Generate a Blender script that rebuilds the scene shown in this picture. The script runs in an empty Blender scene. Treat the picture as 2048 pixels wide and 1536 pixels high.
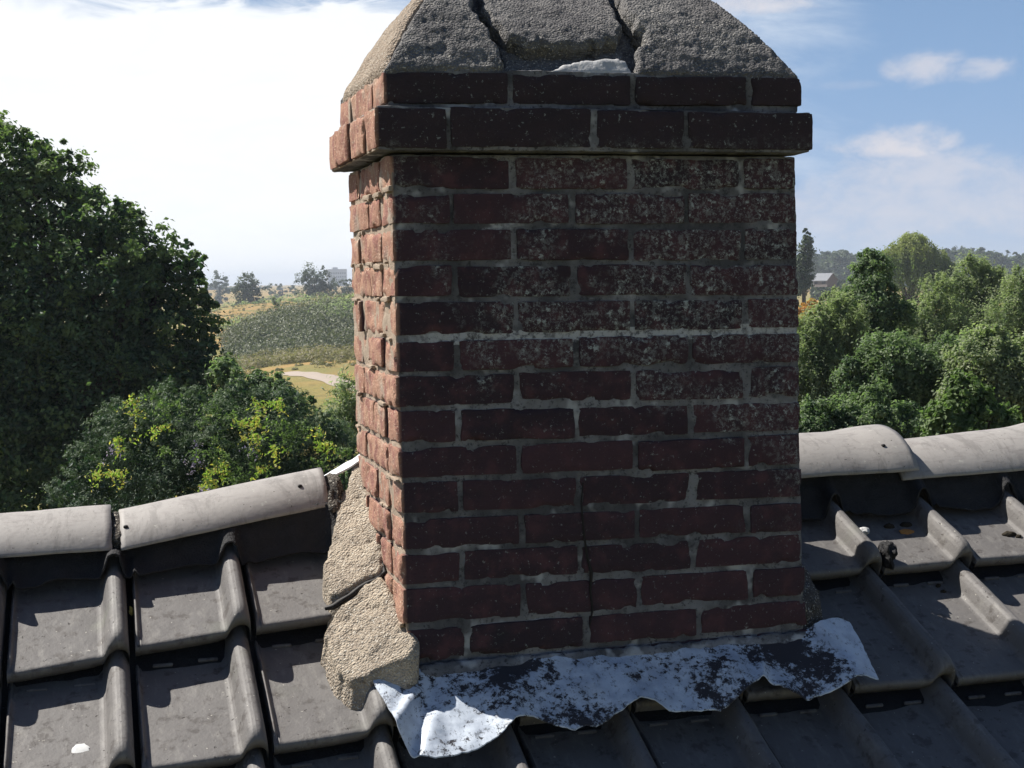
import bpy, math, random
import numpy as np
from mathutils import Matrix, Vector

S = bpy.context.scene
COL = S.collection
rng = np.random.default_rng(7)
random.seed(7)

# ------------------------------------------------------------------ camera
CAM = np.array([-0.49475, -2.56502, 0.66709])
R_ = np.array([0.96399, -0.265425, -0.016521])
U_ = np.array([0.034247, 0.0622945, 0.99747])
F_ = np.array([0.263725, 0.962117, -0.069141])
cd = bpy.data.cameras.new("camera"); cam = bpy.data.objects.new("camera", cd); COL.objects.link(cam)
cd.sensor_width = 36; cd.lens = 3000 / 2048 * 36; cd.clip_start = 0.05; cd.clip_end = 9000
cam.matrix_world = Matrix(((R_[0], U_[0], -F_[0], CAM[0]), (R_[1], U_[1], -F_[1], CAM[1]), (R_[2], U_[2], -F_[2], CAM[2]), (0, 0, 0, 1)))
S.camera = cam
S.render.resolution_x = 1024; S.render.resolution_y = 768
S.view_settings.view_transform = 'Standard'; S.view_settings.look = 'None'
S.view_settings.exposure = 0.75; S.view_settings.gamma = 1.0

def at(u, v, D):
    """the place that stands D metres ahead and is seen at photo pixel (u, v)"""
    return CAM + D * (F_ + R_ * (u - 1024) / 3000 - U_ * (v - 768) / 3000)

# ------------------------------------------------------------------ sun and sky
SUN_EL = math.radians(49)
SAZ = math.atan2(-0.73, 0.683)              # from +y towards +x
sdir = Vector((math.sin(SAZ) * math.cos(SUN_EL), math.cos(SAZ) * math.cos(SUN_EL), math.sin(SUN_EL)))
ld = bpy.data.lights.new("sun", 'SUN'); ld.energy = 5.0; ld.angle = math.radians(0.5); ld.color = (1.0, 0.95, 0.87)
lo = bpy.data.objects.new("sun", ld); COL.objects.link(lo)
lo.rotation_euler = sdir.to_track_quat('Z', 'Y').to_euler()

class NT:
    """small helper round a node tree"""
    def __init__(s, tree): s.t = tree; tree.nodes.clear()
    def n(s, typ, **k):
        o = s.t.nodes.new(typ)
        for a, b in k.items(): setattr(o, a, b)
        return o
    def put(s, sock, v):
        if v is None: return
        if isinstance(v, bpy.types.NodeSocket): s.t.links.new(v, sock)
        elif isinstance(v, (tuple, list)) and len(v) == 3 and sock.type == 'RGBA': sock.default_value = (*v, 1)
        else: sock.default_value = v
    def math(s, op, a, b=None, c=None, clamp=False):
        o = s.n('ShaderNodeMath', operation=op, use_clamp=clamp)
        s.put(o.inputs[0], a); s.put(o.inputs[1], b); s.put(o.inputs[2], c)
        return o.outputs[0]
    def vmath(s, op, a, b=None, out=0):
        o = s.n('ShaderNodeVectorMath', operation=op)
        s.put(o.inputs[0], a); s.put(o.inputs[1], b)
        return o.outputs[out]
    def noise(s, vec, scale, detail=3, rough=0.55, dist=0.0, col=False):
        o = s.n('ShaderNodeTexNoise'); s.put(o.inputs['Vector'], vec)
        o.inputs['Scale'].default_value = scale; o.inputs['Detail'].default_value = detail
        o.inputs['Roughness'].default_value = rough; o.inputs['Distortion'].default_value = dist
        return o.outputs[1 if col else 0]
    def voro(s, vec, scale, feat='F1', out=0, rnd=1.0):
        o = s.n('ShaderNodeTexVoronoi', feature=feat); s.put(o.inputs['Vector'], vec)
        o.inputs['Scale'].default_value = scale; o.inputs['Randomness'].default_value = rnd
        return o.outputs[out]
    def ss(s, v, a, b):
        o = s.n('ShaderNodeMapRange', interpolation_type='SMOOTHSTEP')
        s.put(o.inputs[0], v); o.inputs[1].default_value = a; o.inputs[2].default_value = b
        return o.outputs[0]
    def mix(s, f, a, b, mode='MIX'):
        o = s.n('ShaderNodeMix', data_type='RGBA', blend_type=mode)
        s.put(o.inputs[0], f); s.put(o.inputs[6], a); s.put(o.inputs[7], b)
        return o.outputs[2]
    def pos(s): return s.n('ShaderNodeNewGeometry').outputs['Position']
    def sep(s, v):
        o = s.n('ShaderNodeSeparateXYZ'); s.put(o.inputs[0], v); return o.outputs
    def attr(s, name): return s.n('ShaderNodeAttribute', attribute_name=name).outputs['Fac']
    def bump(s, h, dist, strength=1.0, nrm=None):
        o = s.n('ShaderNodeBump'); s.put(o.inputs['Height'], h); o.inputs['Distance'].default_value = dist
        o.inputs['Strength'].default_value = strength; s.put(o.inputs['Normal'], nrm)
        return o.outputs[0]
    def out(s, sh, vol=None):
        o = s.n('ShaderNodeOutputMaterial')
        if sh: s.t.links.new(sh, o.inputs[0])
        if vol: s.t.links.new(vol, o.inputs[1])
    def bsdf(s, col, rough=0.85, nrm=None, metal=0.0, spec=0.3):
        o = s.n('ShaderNodeBsdfPrincipled'); s.put(o.inputs['Base Color'], col); s.put(o.inputs['Roughness'], rough)
        s.put(o.inputs['Normal'], nrm); s.put(o.inputs['Metallic'], metal); s.put(o.inputs['Specular IOR Level'], spec)
        return o.outputs[0]

w = bpy.data.worlds.new("World"); S.world = w; w.use_nodes = True
k = NT(w.node_tree)
sky = k.n('ShaderNodeTexSky', sky_type='NISHITA', sun_disc=False, sun_elevation=SUN_EL, sun_rotation=SAZ, air_density=0.8, dust_density=0.3, ozone_density=2.6)
tc = k.n('ShaderNodeTexCoord').outputs['Generated']
dirn = k.vmath('NORMALIZE', tc)
x, y, z = k.sep(dirn)
SKY_S = 0.05
def dirof(u, v):
    d = at(u, v, 1.0) - CAM; return d / np.linalg.norm(d)
def px2(u, v): return tuple(float(c) for c in dirof(u, v))
# pale haze towards the horizon
hz = k.math('POWER', k.math('SUBTRACT', 1.0, k.math('ABSOLUTE', z, clamp=True), clamp=True), 22.0)
# big white cloud bank on the left
lf = px2(1300, 250)
nrmv = np.cross(np.array([0, 0, 1.0]), dirof(1024, 560)); nrmv = -nrmv / np.linalg.norm(nrmv)   # points right
side = k.vmath('DOT_PRODUCT', dirn, tuple(float(c) for c in nrmv), out=1)
sc = k.vmath('MULTIPLY', dirn, (1.0, 1.0, 3.2))
n1 = k.noise(sc, 5.0, 6, 0.6, 0.6)
n2 = k.noise(sc, 16.0, 5, 0.6, 0.8)
bank = k.ss(k.math('ADD', k.math('MULTIPLY', side, -1.0), k.math('MULTIPLY', n1, 0.35)), -0.05, 0.16)
zz = k.math('ADD', z, k.math('MULTIPLY', k.math('SUBTRACT', n2, 0.5), 0.05))
opentop = k.ss(zz, 0.168, 0.192)            # the bank breaks up above
opentop = k.math('MULTIPLY', opentop, k.ss(n2, 0.32, 0.55))
opentop = k.math('MULTIPLY', opentop, k.ss(side, -0.36, -0.22))
bank = k.math('MULTIPLY', bank, k.math('SUBTRACT', 1.0, opentop))
front = k.vmath('DOT_PRODUCT', dirn, tuple(float(c) for c in F_), out=1)
bank = k.math('MULTIPLY', bank, k.ss(front, 0.45, 0.85))
bank = k.math('MULTIPLY', bank, k.ss(z, 0.55, 0.3))
puffs = None
for (u, v, ru, rv, st) in [(1800, 285, 120, 38, .8), (1850, 135, 85, 34, .6), (1965, 138, 60, 26, .55), (1850, 345, 170, 55, .55), (2035, 362, 60, 26, .4), (1520, 8, 130, 22, .7), (1860, 410, 420, 80, .5), (1700, 170, 60, 10, .12)]:
    c = dirof(u, v)
    dv = k.vmath('SUBTRACT', dirn, tuple(float(a) for a in c))
    a = k.math('DIVIDE', k.vmath('DOT_PRODUCT', dv, tuple(float(a) for a in R_), out=1), ru / 3000)
    b = k.math('DIVIDE', k.vmath('DOT_PRODUCT', dv, tuple(float(a) for a in U_), out=1), rv / 3000)
    r2 = k.math('ADD', k.math('MULTIPLY', a, a), k.math('MULTIPLY', b, b))
    r2 = k.math('ADD', r2, k.math('MULTIPLY', k.math('SUBTRACT', k.noise(k.vmath('MULTIPLY', dirn, (1, 1, 1.7)), 42.0, 6, 0.62, 0.3), 0.5), 2.6))
    m = k.math('MULTIPLY', k.ss(r2, 1.25, -0.35), st)
    m = k.math('MULTIPLY', m, k.ss(front, 0.5, 0.6))
    puffs = m if puffs is None else k.math('MAXIMUM', puffs, m)
b1 = k.n('ShaderNodeBackground'); k.put(b1.inputs[0], sky.outputs[0]); b1.inputs[1].default_value = SKY_S
skyc = k.vmath('MULTIPLY', sky.outputs[0], (SKY_S, SKY_S, SKY_S))
skyc = k.mix(k.math('MULTIPLY', k.ss(z, .42, .02), .9), skyc, (0.15, 0.255, 0.43))
skyc = k.mix(k.math('MULTIPLY', hz, 0.85), skyc, (0.37, 0.42, 0.50))
wht = k.mix(n2, (0.56, 0.59, 0.62), (0.66, 0.66, 0.66))
skyc = k.mix(bank, skyc, wht)
skyc = k.mix(puffs, skyc, (0.50, 0.47, 0.475))
k.put(b1.inputs[0], skyc); b1.inputs[1].default_value = 1.0
o = k.n('ShaderNodeOutputWorld'); k.t.links.new(b1.outputs[0], o.inputs[0])

# ------------------------------------------------------------------ tools
def h3(ix, iy, iz, seed):
    n = (ix.astype(np.int64) * 374761393 + iy.astype(np.int64) * 668265263 + iz.astype(np.int64) * 2147483647 + seed * 144665) & 0xffffffff
    n = ((n ^ (n >> 13)) * 1274126177) & 0xffffffff
    n = (n ^ (n >> 16)) & 0xffffffff
    return n / 4294967295.0 * 2 - 1
def vn(P, scale, seed=0, octv=1):
    """value noise in -1..1 at points P (n,3)"""
    P = np.asarray(P, float); tot = np.zeros(len(P)); amp = 1.0; nrm = 0
    for oc in range(octv):
        Q = P * scale * (2 ** oc) + 17.3 * oc; I = np.floor(Q); f = Q - I; f = f * f * (3 - 2 * f)
        v = 0
        for dx in (0, 1):
            for dy in (0, 1):
                for dz in (0, 1):
                    wt = (f[:, 0] if dx else 1 - f[:, 0]) * (f[:, 1] if dy else 1 - f[:, 1]) * (f[:, 2] if dz else 1 - f[:, 2])
                    v = v + wt * h3(I[:, 0] + dx, I[:, 1] + dy, I[:, 2] + dz, seed + oc)
        tot += v * amp; nrm += amp; amp *= 0.5
    return tot / nrm
def mk(name, V, Fq, mats, parent=None, smooth=True, attrs=None, midx=None):
    me = bpy.data.meshes.new(name)
    V = np.asarray(V, np.float32)
    if isinstance(Fq, np.ndarray):
        nf, c = Fq.shape
        me.vertices.add(len(V)); me.vertices.foreach_set('co', V.ravel())
        me.loops.add(nf * c); me.loops.foreach_set('vertex_index', Fq.astype(np.int32).ravel())
        me.polygons.add(nf); me.polygons.foreach_set('loop_start', np.arange(0, nf * c, c, dtype=np.int32))
        me.update(calc_edges=True)
    else:
        me.from_pydata([tuple(map(float, v)) for v in V], [], Fq); me.update()
    me.polygons.foreach_set('use_smooth', np.full(len(me.polygons), smooth))
    if not isinstance(mats, (list, tuple)): mats = [mats]
    for m in mats: me.materials.append(m)
    if midx is not None: me.polygons.foreach_set('material_index', np.asarray(midx, np.int32))
    for a, vals in (attrs or {}).items():
        vals = np.asarray(vals, np.float32)
        dom = 'POINT' if len(vals) == len(V) else 'FACE'
        at_ = me.attributes.new(a, 'FLOAT', dom); at_.data.foreach_set('value', vals)
    me.validate(); me.update()
    ob = bpy.data.objects.new(name, me); COL.objects.link(ob)
    if parent: ob.parent = parent
    return ob
def empty(name, loc=(0, 0, 0), rz=0):
    o = bpy.data.objects.new(name, None); COL.objects.link(o); o.location = loc; o.rotation_euler = (0, 0, rz); o.empty_display_size = 0.1
    return o
def tag(o, label=None, cat=None, group=None, kind=None):
    if label: o['label'] = label
    if cat: o['category'] = cat
    if group: o['group'] = group
    if kind: o['kind'] = kind
    return o
def recenter(o, p):
    """move the origin of a mesh built in world coordinates to p"""
    p = np.array(p, float); me = o.data
    co = np.empty(len(me.vertices) * 3, np.float32); me.vertices.foreach_get('co', co)
    co = co.reshape(-1, 3) - p.astype(np.float32); me.vertices.foreach_set('co', co.ravel()); me.update()
    o.location = tuple(map(float, p)); return o
class Acc:
    def __init__(s): s.V = []; s.F = []; s.A = {}; s.n = 0
    def add(s, V, Fq, **at_):
        s.V.append(np.asarray(V, float)); s.F.append(np.asarray(Fq) + s.n); s.n += len(V)
        for a, v in at_.items(): s.A.setdefault(a, []).append(np.full(len(V), v, float) if np.isscalar(v) else v)
    def build(s, name, mat, parent=None, smooth=True):
        return mk(name, np.concatenate(s.V), np.concatenate(s.F), mat, parent, smooth, {a: np.concatenate(v) for a, v in s.A.items()})
def rbox(lo, hi, cell, r):
    """rounded box, gridded: points, quads and the unit normals used for rounding"""
    lo = np.array(lo, float); hi = np.array(hi, float); n = np.maximum(2, np.round((hi - lo) / cell).astype(int))
    V = []; Fq = []; base = 0
    for ax in range(3):
        a, b = [i for i in range(3) if i != ax]
        for sd in (0, 1):
            ga, gb = np.meshgrid(np.linspace(lo[a], hi[a], n[a] + 1), np.linspace(lo[b], hi[b], n[b] + 1), indexing='ij')
            P = np.zeros((ga.size, 3)); P[:, a] = ga.ravel(); P[:, b] = gb.ravel(); P[:, ax] = hi[ax] if sd else lo[ax]
            i, j = np.meshgrid(np.arange(n[a]), np.arange(n[b]), indexing='ij'); q = (i * (n[b] + 1) + j).ravel()
            f = np.stack([q, q + n[b] + 1, q + n[b] + 2, q + 1], 1)
            flip = (sd == 1) ^ (ax == 1)
            if not flip: f = f[:, ::-1]
            V.append(P); Fq.append(f + base); base += len(P)
    V = np.concatenate(V); Fq = np.concatenate(Fq)
    inn = np.clip(V, lo + r, hi - r); d = V - inn; L = np.linalg.norm(d, axis=1, keepdims=True); d = d / np.maximum(L, 1e-9)
    return inn + d * r, Fq, d
def inpoly(pts, poly):
    x, y = pts[:, 0], pts[:, 1]; c = np.zeros(len(pts), bool); n = len(poly)
    for i in range(n):
        x1, y1 = poly[i]; x2, y2 = poly[(i + 1) % n]
        if y1 == y2: continue
        m = ((y1 > y) != (y2 > y)) & (x < (x2 - x1) * (y - y1) / (y2 - y1) + x1); c ^= m
    return c
def nearest(pts, poly):
    best = np.full(len(pts), 1e9); bp = np.zeros_like(pts)
    n = len(poly)
    for i in range(n):
        a = poly[i]; b = poly[(i + 1) % n]; ab = b - a; t = np.clip(((pts - a) @ ab) / max(ab @ ab, 1e-12), 0, 1)
        q = a + t[:, None] * ab; d = np.linalg.norm(pts - q, axis=1); m = d < best; best[m] = d[m]; bp[m] = q[m]
    return best, bp
def rough_poly(poly, step, jit, seed):
    poly = np.array(poly, float); out = []
    r = np.random.default_rng(seed)
    for i in range(len(poly)):
        a, b = poly[i], poly[(i + 1) % len(poly)]; m = max(1, int(np.linalg.norm(b - a) / step))
        for j in range(m): out.append(a + (b - a) * j / m)
    out = np.array(out); return out + r.normal(0, jit, out.shape)
def sheet(name, poly, cell, top, bot, mat, parent=None, step=0.012, jit=0.002, seed=1, attrs=None):
    """solid slab over a 2-D outline; top(P2, edge distance) and bot(P2) give world points"""
    poly = rough_poly(poly, step, jit, seed) if jit else np.array(poly, float)
    lo = poly.min(0) - cell; hi = poly.max(0) + cell; n = np.ceil((hi - lo) / cell).astype(int)
    X, Y = np.meshgrid(lo[0] + cell * np.arange(n[0] + 1), lo[1] + cell * np.arange(n[1] + 1), indexing='ij')
    P = np.stack([X.ravel(), Y.ravel()], 1); W = n[1] + 1
    i, j = np.meshgrid(np.arange(n[0]), np.arange(n[1]), indexing='ij')
    cen = np.stack([lo[0] + cell * (i + .5), lo[1] + cell * (j + .5)], -1).reshape(-1, 2)
    ins = inpoly(cen, poly).reshape(n[0], n[1])
    pad = np.pad(ins, 1)
    cnt = pad[:-1, :-1].astype(int) + pad[1:, :-1] + pad[:-1, 1:] + pad[1:, 1:]     # per node
    cnt = cnt.ravel(); used = cnt > 0; bd = used & (cnt < 4)
    d, near = nearest(P, poly); P[bd] = near[bd]; d[bd] = 0
    idx = -np.ones(len(P), int); idx[used] = np.arange(used.sum()); P = P[used]; d = d[used]; N = len(P)
    q = (i * W + j)[ins]
    f = np.stack([idx[q], idx[q + W], idx[q + W + 1], idx[q + 1]], 1)
    Fs = [f, f[:, ::-1] + N]; off = 2 * N
    for (sl, e) in (((slice(0, -2), slice(1, -1)), (0, 1)), ((slice(2, None), slice(1, -1)), (W + 1, W)), ((slice(1, -1), slice(0, -2)), (W, 0)), ((slice(1, -1), slice(2, None)), (1, W + 1))):
        m = ins & ~pad[sl]; qq = (i * W + j)[m]; a, b = idx[qq + e[0]], idx[qq + e[1]]
        Fs.append(np.stack([a + off, a + N + off, b + N + off, b + off], 1)[:, ::-1])
    V = np.concatenate([top(P, d), bot(P)]); V = np.concatenate([V, V]); Fs = np.concatenate(Fs)
    us = np.unique(Fs); mp = -np.ones(len(V), int); mp[us] = np.arange(len(us)); V = V[us]; Fs = [mp[Fs]]
    return mk(name, V, np.concatenate(Fs), mat, parent, True, attrs)
def tube(pts, rad, seg=8):
    pts = np.array(pts, float); V = []; Fq = []
    for i, p in enumerate(pts):
        t = pts[min(i + 1, len(pts) - 1)] - pts[max(i - 1, 0)]; t /= np.linalg.norm(t) + 1e-9
        a = np.cross(t, [0.31, 0.2, 0.93] if abs(t[2]) < .9 else [1, 0, 0]); a /= np.linalg.norm(a); b = np.cross(t, a)
        for s in range(seg):
            th = 2 * math.pi * s / seg; V.append(p + rad[i] * (a * math.cos(th) + b * math.sin(th)))
    for i in range(len(pts) - 1):
        for s in range(seg): Fq.append([i * seg + s, i * seg + (s + 1) % seg, (i + 1) * seg + (s + 1) % seg, (i + 1) * seg + s])
    return np.array(V), np.array(Fq)

# ------------------------------------------------------------------ materials
def material(name):
    m = bpy.data.materials.new(name); m.use_nodes = True; return m, NT(m.node_tree)
def m_brick():
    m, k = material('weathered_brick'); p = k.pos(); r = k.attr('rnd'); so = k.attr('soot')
    lit_col = k.mix(r, (0.33, 0.175, 0.125), (0.42, 0.25, 0.175))  # lighter tone of the sunlit left face, light painted into the brick
    lit_col = k.mix(k.ss(k.noise(p, 26, 4), .42, .68), lit_col, (0.25, 0.115, 0.095))
    lit_col = k.mix(k.ss(k.noise(p, 11, 4), .52, .72), lit_col, (0.36, 0.31, 0.25))
    lit_col = k.mix(k.ss(k.noise(p, 190, 2), .60, .72), lit_col, (0.66, 0.5, 0.38))
    old = k.mix(r, (0.070, 0.038, 0.046), (0.038, 0.027, 0.034))  # darker, bluer tone of the other faces: shade painted into the brick colour
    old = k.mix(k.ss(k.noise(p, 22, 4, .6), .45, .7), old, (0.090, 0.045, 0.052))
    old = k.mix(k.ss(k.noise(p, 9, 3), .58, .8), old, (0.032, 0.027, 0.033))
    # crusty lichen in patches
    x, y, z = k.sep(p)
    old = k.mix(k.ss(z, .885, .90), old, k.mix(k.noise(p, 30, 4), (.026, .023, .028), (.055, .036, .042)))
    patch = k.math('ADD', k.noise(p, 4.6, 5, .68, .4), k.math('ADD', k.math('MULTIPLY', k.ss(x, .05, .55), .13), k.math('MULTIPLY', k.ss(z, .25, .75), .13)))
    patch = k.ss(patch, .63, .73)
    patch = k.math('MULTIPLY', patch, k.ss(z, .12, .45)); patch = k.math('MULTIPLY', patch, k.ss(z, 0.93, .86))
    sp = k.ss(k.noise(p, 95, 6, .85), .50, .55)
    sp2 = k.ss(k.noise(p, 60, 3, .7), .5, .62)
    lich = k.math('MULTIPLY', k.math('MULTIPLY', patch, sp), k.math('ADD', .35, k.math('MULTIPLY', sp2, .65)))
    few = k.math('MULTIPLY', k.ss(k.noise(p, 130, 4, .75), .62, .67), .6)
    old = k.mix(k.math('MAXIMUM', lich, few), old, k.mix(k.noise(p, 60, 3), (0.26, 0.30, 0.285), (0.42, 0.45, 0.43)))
    c = k.mix(so, lit_col, old)
    h = k.math('ADD', k.noise(p, 240, 4, .7), k.math('MULTIPLY', k.noise(p, 60, 3), 1.2))
    k.out(k.bsdf(c, .93, k.bump(h, .0028, .8), spec=.2)); return m
def m_mortar():
    m, k = material('lime_mortar'); p = k.pos(); x, y, z = k.sep(p)
    lit_col = k.mix(k.noise(p, 40, 4), (0.30, 0.23, 0.175), (0.50, 0.41, 0.32))  # mortar tone of the sunlit left face, painted lighter
    old = k.mix(k.ss(k.noise(p, 6, 4, .65), .38, .66), (0.09, 0.09, 0.096), (0.27, 0.27, 0.28))  # mortar tone of the other faces, shade painted into the colour
    old = k.mix(k.ss(k.noise(p, 120, 4, .7), .5, .68), old, (0.06, 0.06, 0.066))
    old = k.mix(k.ss(k.noise(p, 13, 3, .6), .56, .68), old, (0.44, 0.45, 0.46))
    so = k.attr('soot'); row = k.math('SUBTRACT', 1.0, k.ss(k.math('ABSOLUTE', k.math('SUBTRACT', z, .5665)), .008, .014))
    lime = k.math('ADD', k.noise(k.vmath('MULTIPLY', p, (1, 1, 2.2)), 7.5, 4, .7), k.math('MULTIPLY', row, k.ss(x, -.05, .3)), clamp=False)
    lime = k.math('MULTIPLY', k.ss(lime, .60, .74), k.ss(k.noise(p, 75, 4, .75), .36, .56))
    old = k.mix(lime, old, (.52, .53, .54))
    c = k.mix(k.math('MINIMUM', so, 1.0), lit_col, old)
    k.out(k.bsdf(c, .95, k.bump(k.noise(p, 210, 5, .75), .004, 1), spec=.15)); return m
def m_cement(name='rough_cement', a=(0.29, 0.245, 0.195), b=(0.43, 0.365, 0.285), speck=True, dark=0.0):
    m, k = material(name); p = k.pos()
    c = k.mix(k.ss(k.noise(p, 14, 4, .6), .38, .65), a, b)
    c = k.mix(k.ss(k.noise(p, 48, 4, .6), .55, .7), c, tuple(v * .68 for v in a))
    v = k.voro(p, 230, rnd=1.0); h = k.math('ADD', k.math('MULTIPLY', v, -1.0), k.math('MULTIPLY', k.noise(p, 130, 4, .7), 1.2))
    if speck:
        c = k.mix(k.ss(k.noise(p, 230, 3, .7), .57, .66), c, (0.60, 0.57, 0.50))
        c = k.mix(k.ss(k.noise(p, 170, 3, .7), .66, .74), c, (0.07, 0.055, 0.045))
    if dark:
        c = k.mix(k.math('MULTIPLY', k.ss(k.noise(p, 7, 4, .6), .3, .6), dark), c, (0.05, 0.045, 0.055))
    k.out(k.bsdf(c, .96, k.bump(h, .0045, .9), spec=.12)); return m
def m_tile():
    m, k = material('dark_clay_tile'); p = k.pos(); r = k.n('ShaderNodeObjectInfo').outputs['Random']
    c = k.mix(k.noise(p, 9, 4, .6), (0.112, 0.105, 0.102), (0.172, 0.163, 0.157))
    c = k.mix(k.math('MULTIPLY', r, .35), c, (0.098, 0.094, 0.094))
    c = k.mix(k.ss(k.noise(p, 34, 5, .65), .53, .66), c, (0.082, 0.074, 0.070))
    c = k.mix(k.math('MULTIPLY', k.ss(k.noise(k.vmath('MULTIPLY', p, (1, .35, .35)), 60, 4, .7), .5, .7), .5), c, (0.22, 0.21, 0.195))
    c = k.mix(k.ss(k.noise(p, 95, 3, .6), .68, .74), c, (0.05, 0.043, 0.038))
    c = k.mix(k.math('MULTIPLY', k.ss(k.noise(p, 120, 2, .5), .72, .76), .8), c, (0.42, 0.40, 0.35))
    c = k.mix(k.math('MULTIPLY', k.ss(k.noise(p, 3.1, 4, .6), .6, .75), .5), c, (0.15, 0.165, 0.12))
    h = k.math('ADD', k.noise(p, 70, 4, .65), k.math('MULTIPLY', k.ss(k.noise(p, 95, 3, .6), .66, .74), -1.2))
    k.out(k.bsdf(c, k.mix(k.noise(p, 30), (.5,) * 3, (.78,) * 3), k.bump(h, .0016, .8), spec=.35)); return m
def m_ridge():
    m, k = material('grey_ridge_tile'); p = k.pos()
    c = k.mix(k.noise(p, 7, 4, .6), (0.265, 0.248, 0.235), (0.345, 0.325, 0.305))
    c = k.mix(k.math('MULTIPLY', k.ss(k.noise(p, 16, 5, .7), .52, .68), .5), c, (0.2, 0.185, 0.175))
    c = k.mix(k.math('MULTIPLY', k.ss(k.noise(k.vmath('MULTIPLY', p, (.3, 1, 1)), 55, 5, .7), .52, .66), .45), c, (0.20, 0.18, 0.17))
    c = k.mix(k.math('MULTIPLY', k.ss(k.noise(k.vmath('MULTIPLY', p, (2.2, .6, .6)), 14, 5, .75, .6), .50, .66), .5), c, (0.15, 0.14, 0.13))
    c = k.mix(k.math('MULTIPLY', k.ss(k.noise(p, 48, 4, .7), .64, .70), .6), c, (0.46, 0.45, 0.40))
    c = k.mix(k.ss(k.noise(p, 150, 2), .71, .75), c, (0.06, 0.055, 0.045))
    k.out(k.bsdf(c, .62, k.bump(k.noise(p, 90, 4), .0008, .7), spec=.35)); return m
def m_lead():
    m, k = material('old_lead_sheet'); p = k.pos(); x, y, z = k.sep(p)
    n = k.noise(p, 7.5, 5, .62, .4); f = k.noise(p, 70, 5, .8)
    for cx_, w_, a_ in ((.19, .11, .10), (.42, .09, -.10), (.60, .035, .10), (.73, .055, .10), (.86, .05, -.25), (-.02, .05, -.08)):
        q = k.math('DIVIDE', k.math('SUBTRACT', x, cx_), w_); g = k.math('MULTIPLY', k.math('EXPONENT', k.math('MULTIPLY', k.math('MULTIPLY', q, q), -1.0)), a_); n = k.math('ADD', n, g)
    mk_ = k.ss(k.math('ADD', n, k.math('MULTIPLY', k.math('SUBTRACT', f, .5), .95)), .535, .625)
    c = k.mix(k.ss(k.noise(p, 30, 4), .35, .7), (0.58, 0.64, 0.72), (0.42, 0.47, 0.55))
    c = k.mix(k.math('MULTIPLY', k.ss(k.noise(k.vmath('MULTIPLY', p, (1, .4, 1)), 110, 5, .8), .55, .63), .75), c, (0.11, 0.12, 0.14))
    c = k.mix(mk_, c, (0.035, 0.033, 0.04))
    rr = k.mix(mk_, (.5,) * 3, (.9,) * 3)
    k.out(k.bsdf(c, rr, k.bump(k.math('ADD', k.math('MULTIPLY', mk_, -.6), k.noise(p, 45, 4)), .0016, .8), metal=0.0, spec=.4)); return m
def m_plain(name, col, rough=.8, var=.3, scale=20, bumpd=0, metal=0.0):
    m, k = material(name); p = k.pos()
    c = k.mix(k.noise(p, scale, 4, .6), tuple(v * (1 - var) for v in col), tuple(v * (1 + var) for v in col))
    k.out(k.bsdf(c, rough, k.bump(k.noise(p, scale * 4, 4), bumpd, 1) if bumpd else None, metal=metal)); return m
def m_leaf(name, a, b, c2=None, trans=.35, gloss=.58):
    m, k = material(name); r = k.attr('rnd')
    c = k.mix(r, a, b)
    if c2: c = k.mix(k.ss(k.attr('tip'), .42, .82), c, c2)  # lighter mix; on tree crowns it paints in the sunlit tops
    bs = k.bsdf(c, gloss, spec=.35)
    t = k.n('ShaderNodeBsdfTranslucent'); k.put(t.inputs[0], k.vmath('MULTIPLY', c, (1.3, 1.6, .85)))
    mx = k.n('ShaderNodeMixShader'); mx.inputs[0].default_value = trans
    k.t.links.new(bs, mx.inputs[1]); k.t.links.new(t.outputs[0], mx.inputs[2])
    k.out(mx.outputs[0]); return m
BRICK = m_brick(); MORTAR = m_mortar(); CEM = m_cement(); TILE = m_tile(); RIDGE = m_ridge(); LEAD = m_lead()
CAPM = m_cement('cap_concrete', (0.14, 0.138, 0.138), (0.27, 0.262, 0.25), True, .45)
CAP_LIT = m_cement('cap_lit_concrete', (0.27, 0.215, 0.165), (0.38, 0.31, 0.24), True, .15)  # paler copy of the cap concrete, sunlight painted into the left slope
PATCH = m_plain('pale_mortar', (0.42, 0.42, 0.42), .9, .2, 30, .002)
FELT = m_plain('black_felt', (0.022, 0.022, 0.024), .8, .5, 60, .004)
BARK = m_plain('bark', (0.06, 0.045, 0.033), .9, .4, 12, .01)
METAL = m_plain('dull_zinc', (0.62, 0.63, 0.65), .45, .1, 30, 0, .2)
HOLE = m_plain('dark_nail', (0.012, 0.01, 0.01), .6, .3, 100)
MOSS = m_plain('moss', (0.035, 0.028, 0.018), .95, .5, 150, .004)
ORANGE = m_plain('orange_lichen', (0.42, 0.2, 0.06), .95, .4, 220, .001)

# ------------------------------------------------------------------ chimney
ROWL = [(-.0043, .8878), (-.0041, .8228), (-.0045, .7619), (-.0024, .699), (-.0012, .6359), (-.0001, .5683), (-.0014, .5074), (-.001, .4463), (.0002, .3805), (-.0003, .3199), (.0036, .2553), (.0023, .1935), (.0018, .1313), (.0038, .0599), (.0113, -.0078)]
ROWR = [(.7611, .8871), (.7629, .8225), (.7647, .7577), (.7665, .6909), (.7672, .6256), (.7691, .563), (.7688, .4992), (.7686, .4334), (.7694, .372), (.7702, .3057), (.771, .244), (.7729, .1819), (.7747, .1197), (.7818, .0569), (.7837, .0)]
DEP = 0.448
ch = empty('brick_chimney', (0.385, 0.22, -0.1))
tag(ch, 'old dark red brick chimney with cracked cement cap on the roof ridge', 'chimney')
def child(o, par):
    o.parent = par; o.matrix_parent_inverse = Matrix.Translation(-Vector(par.location)); return o
bw = Acc()
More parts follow.
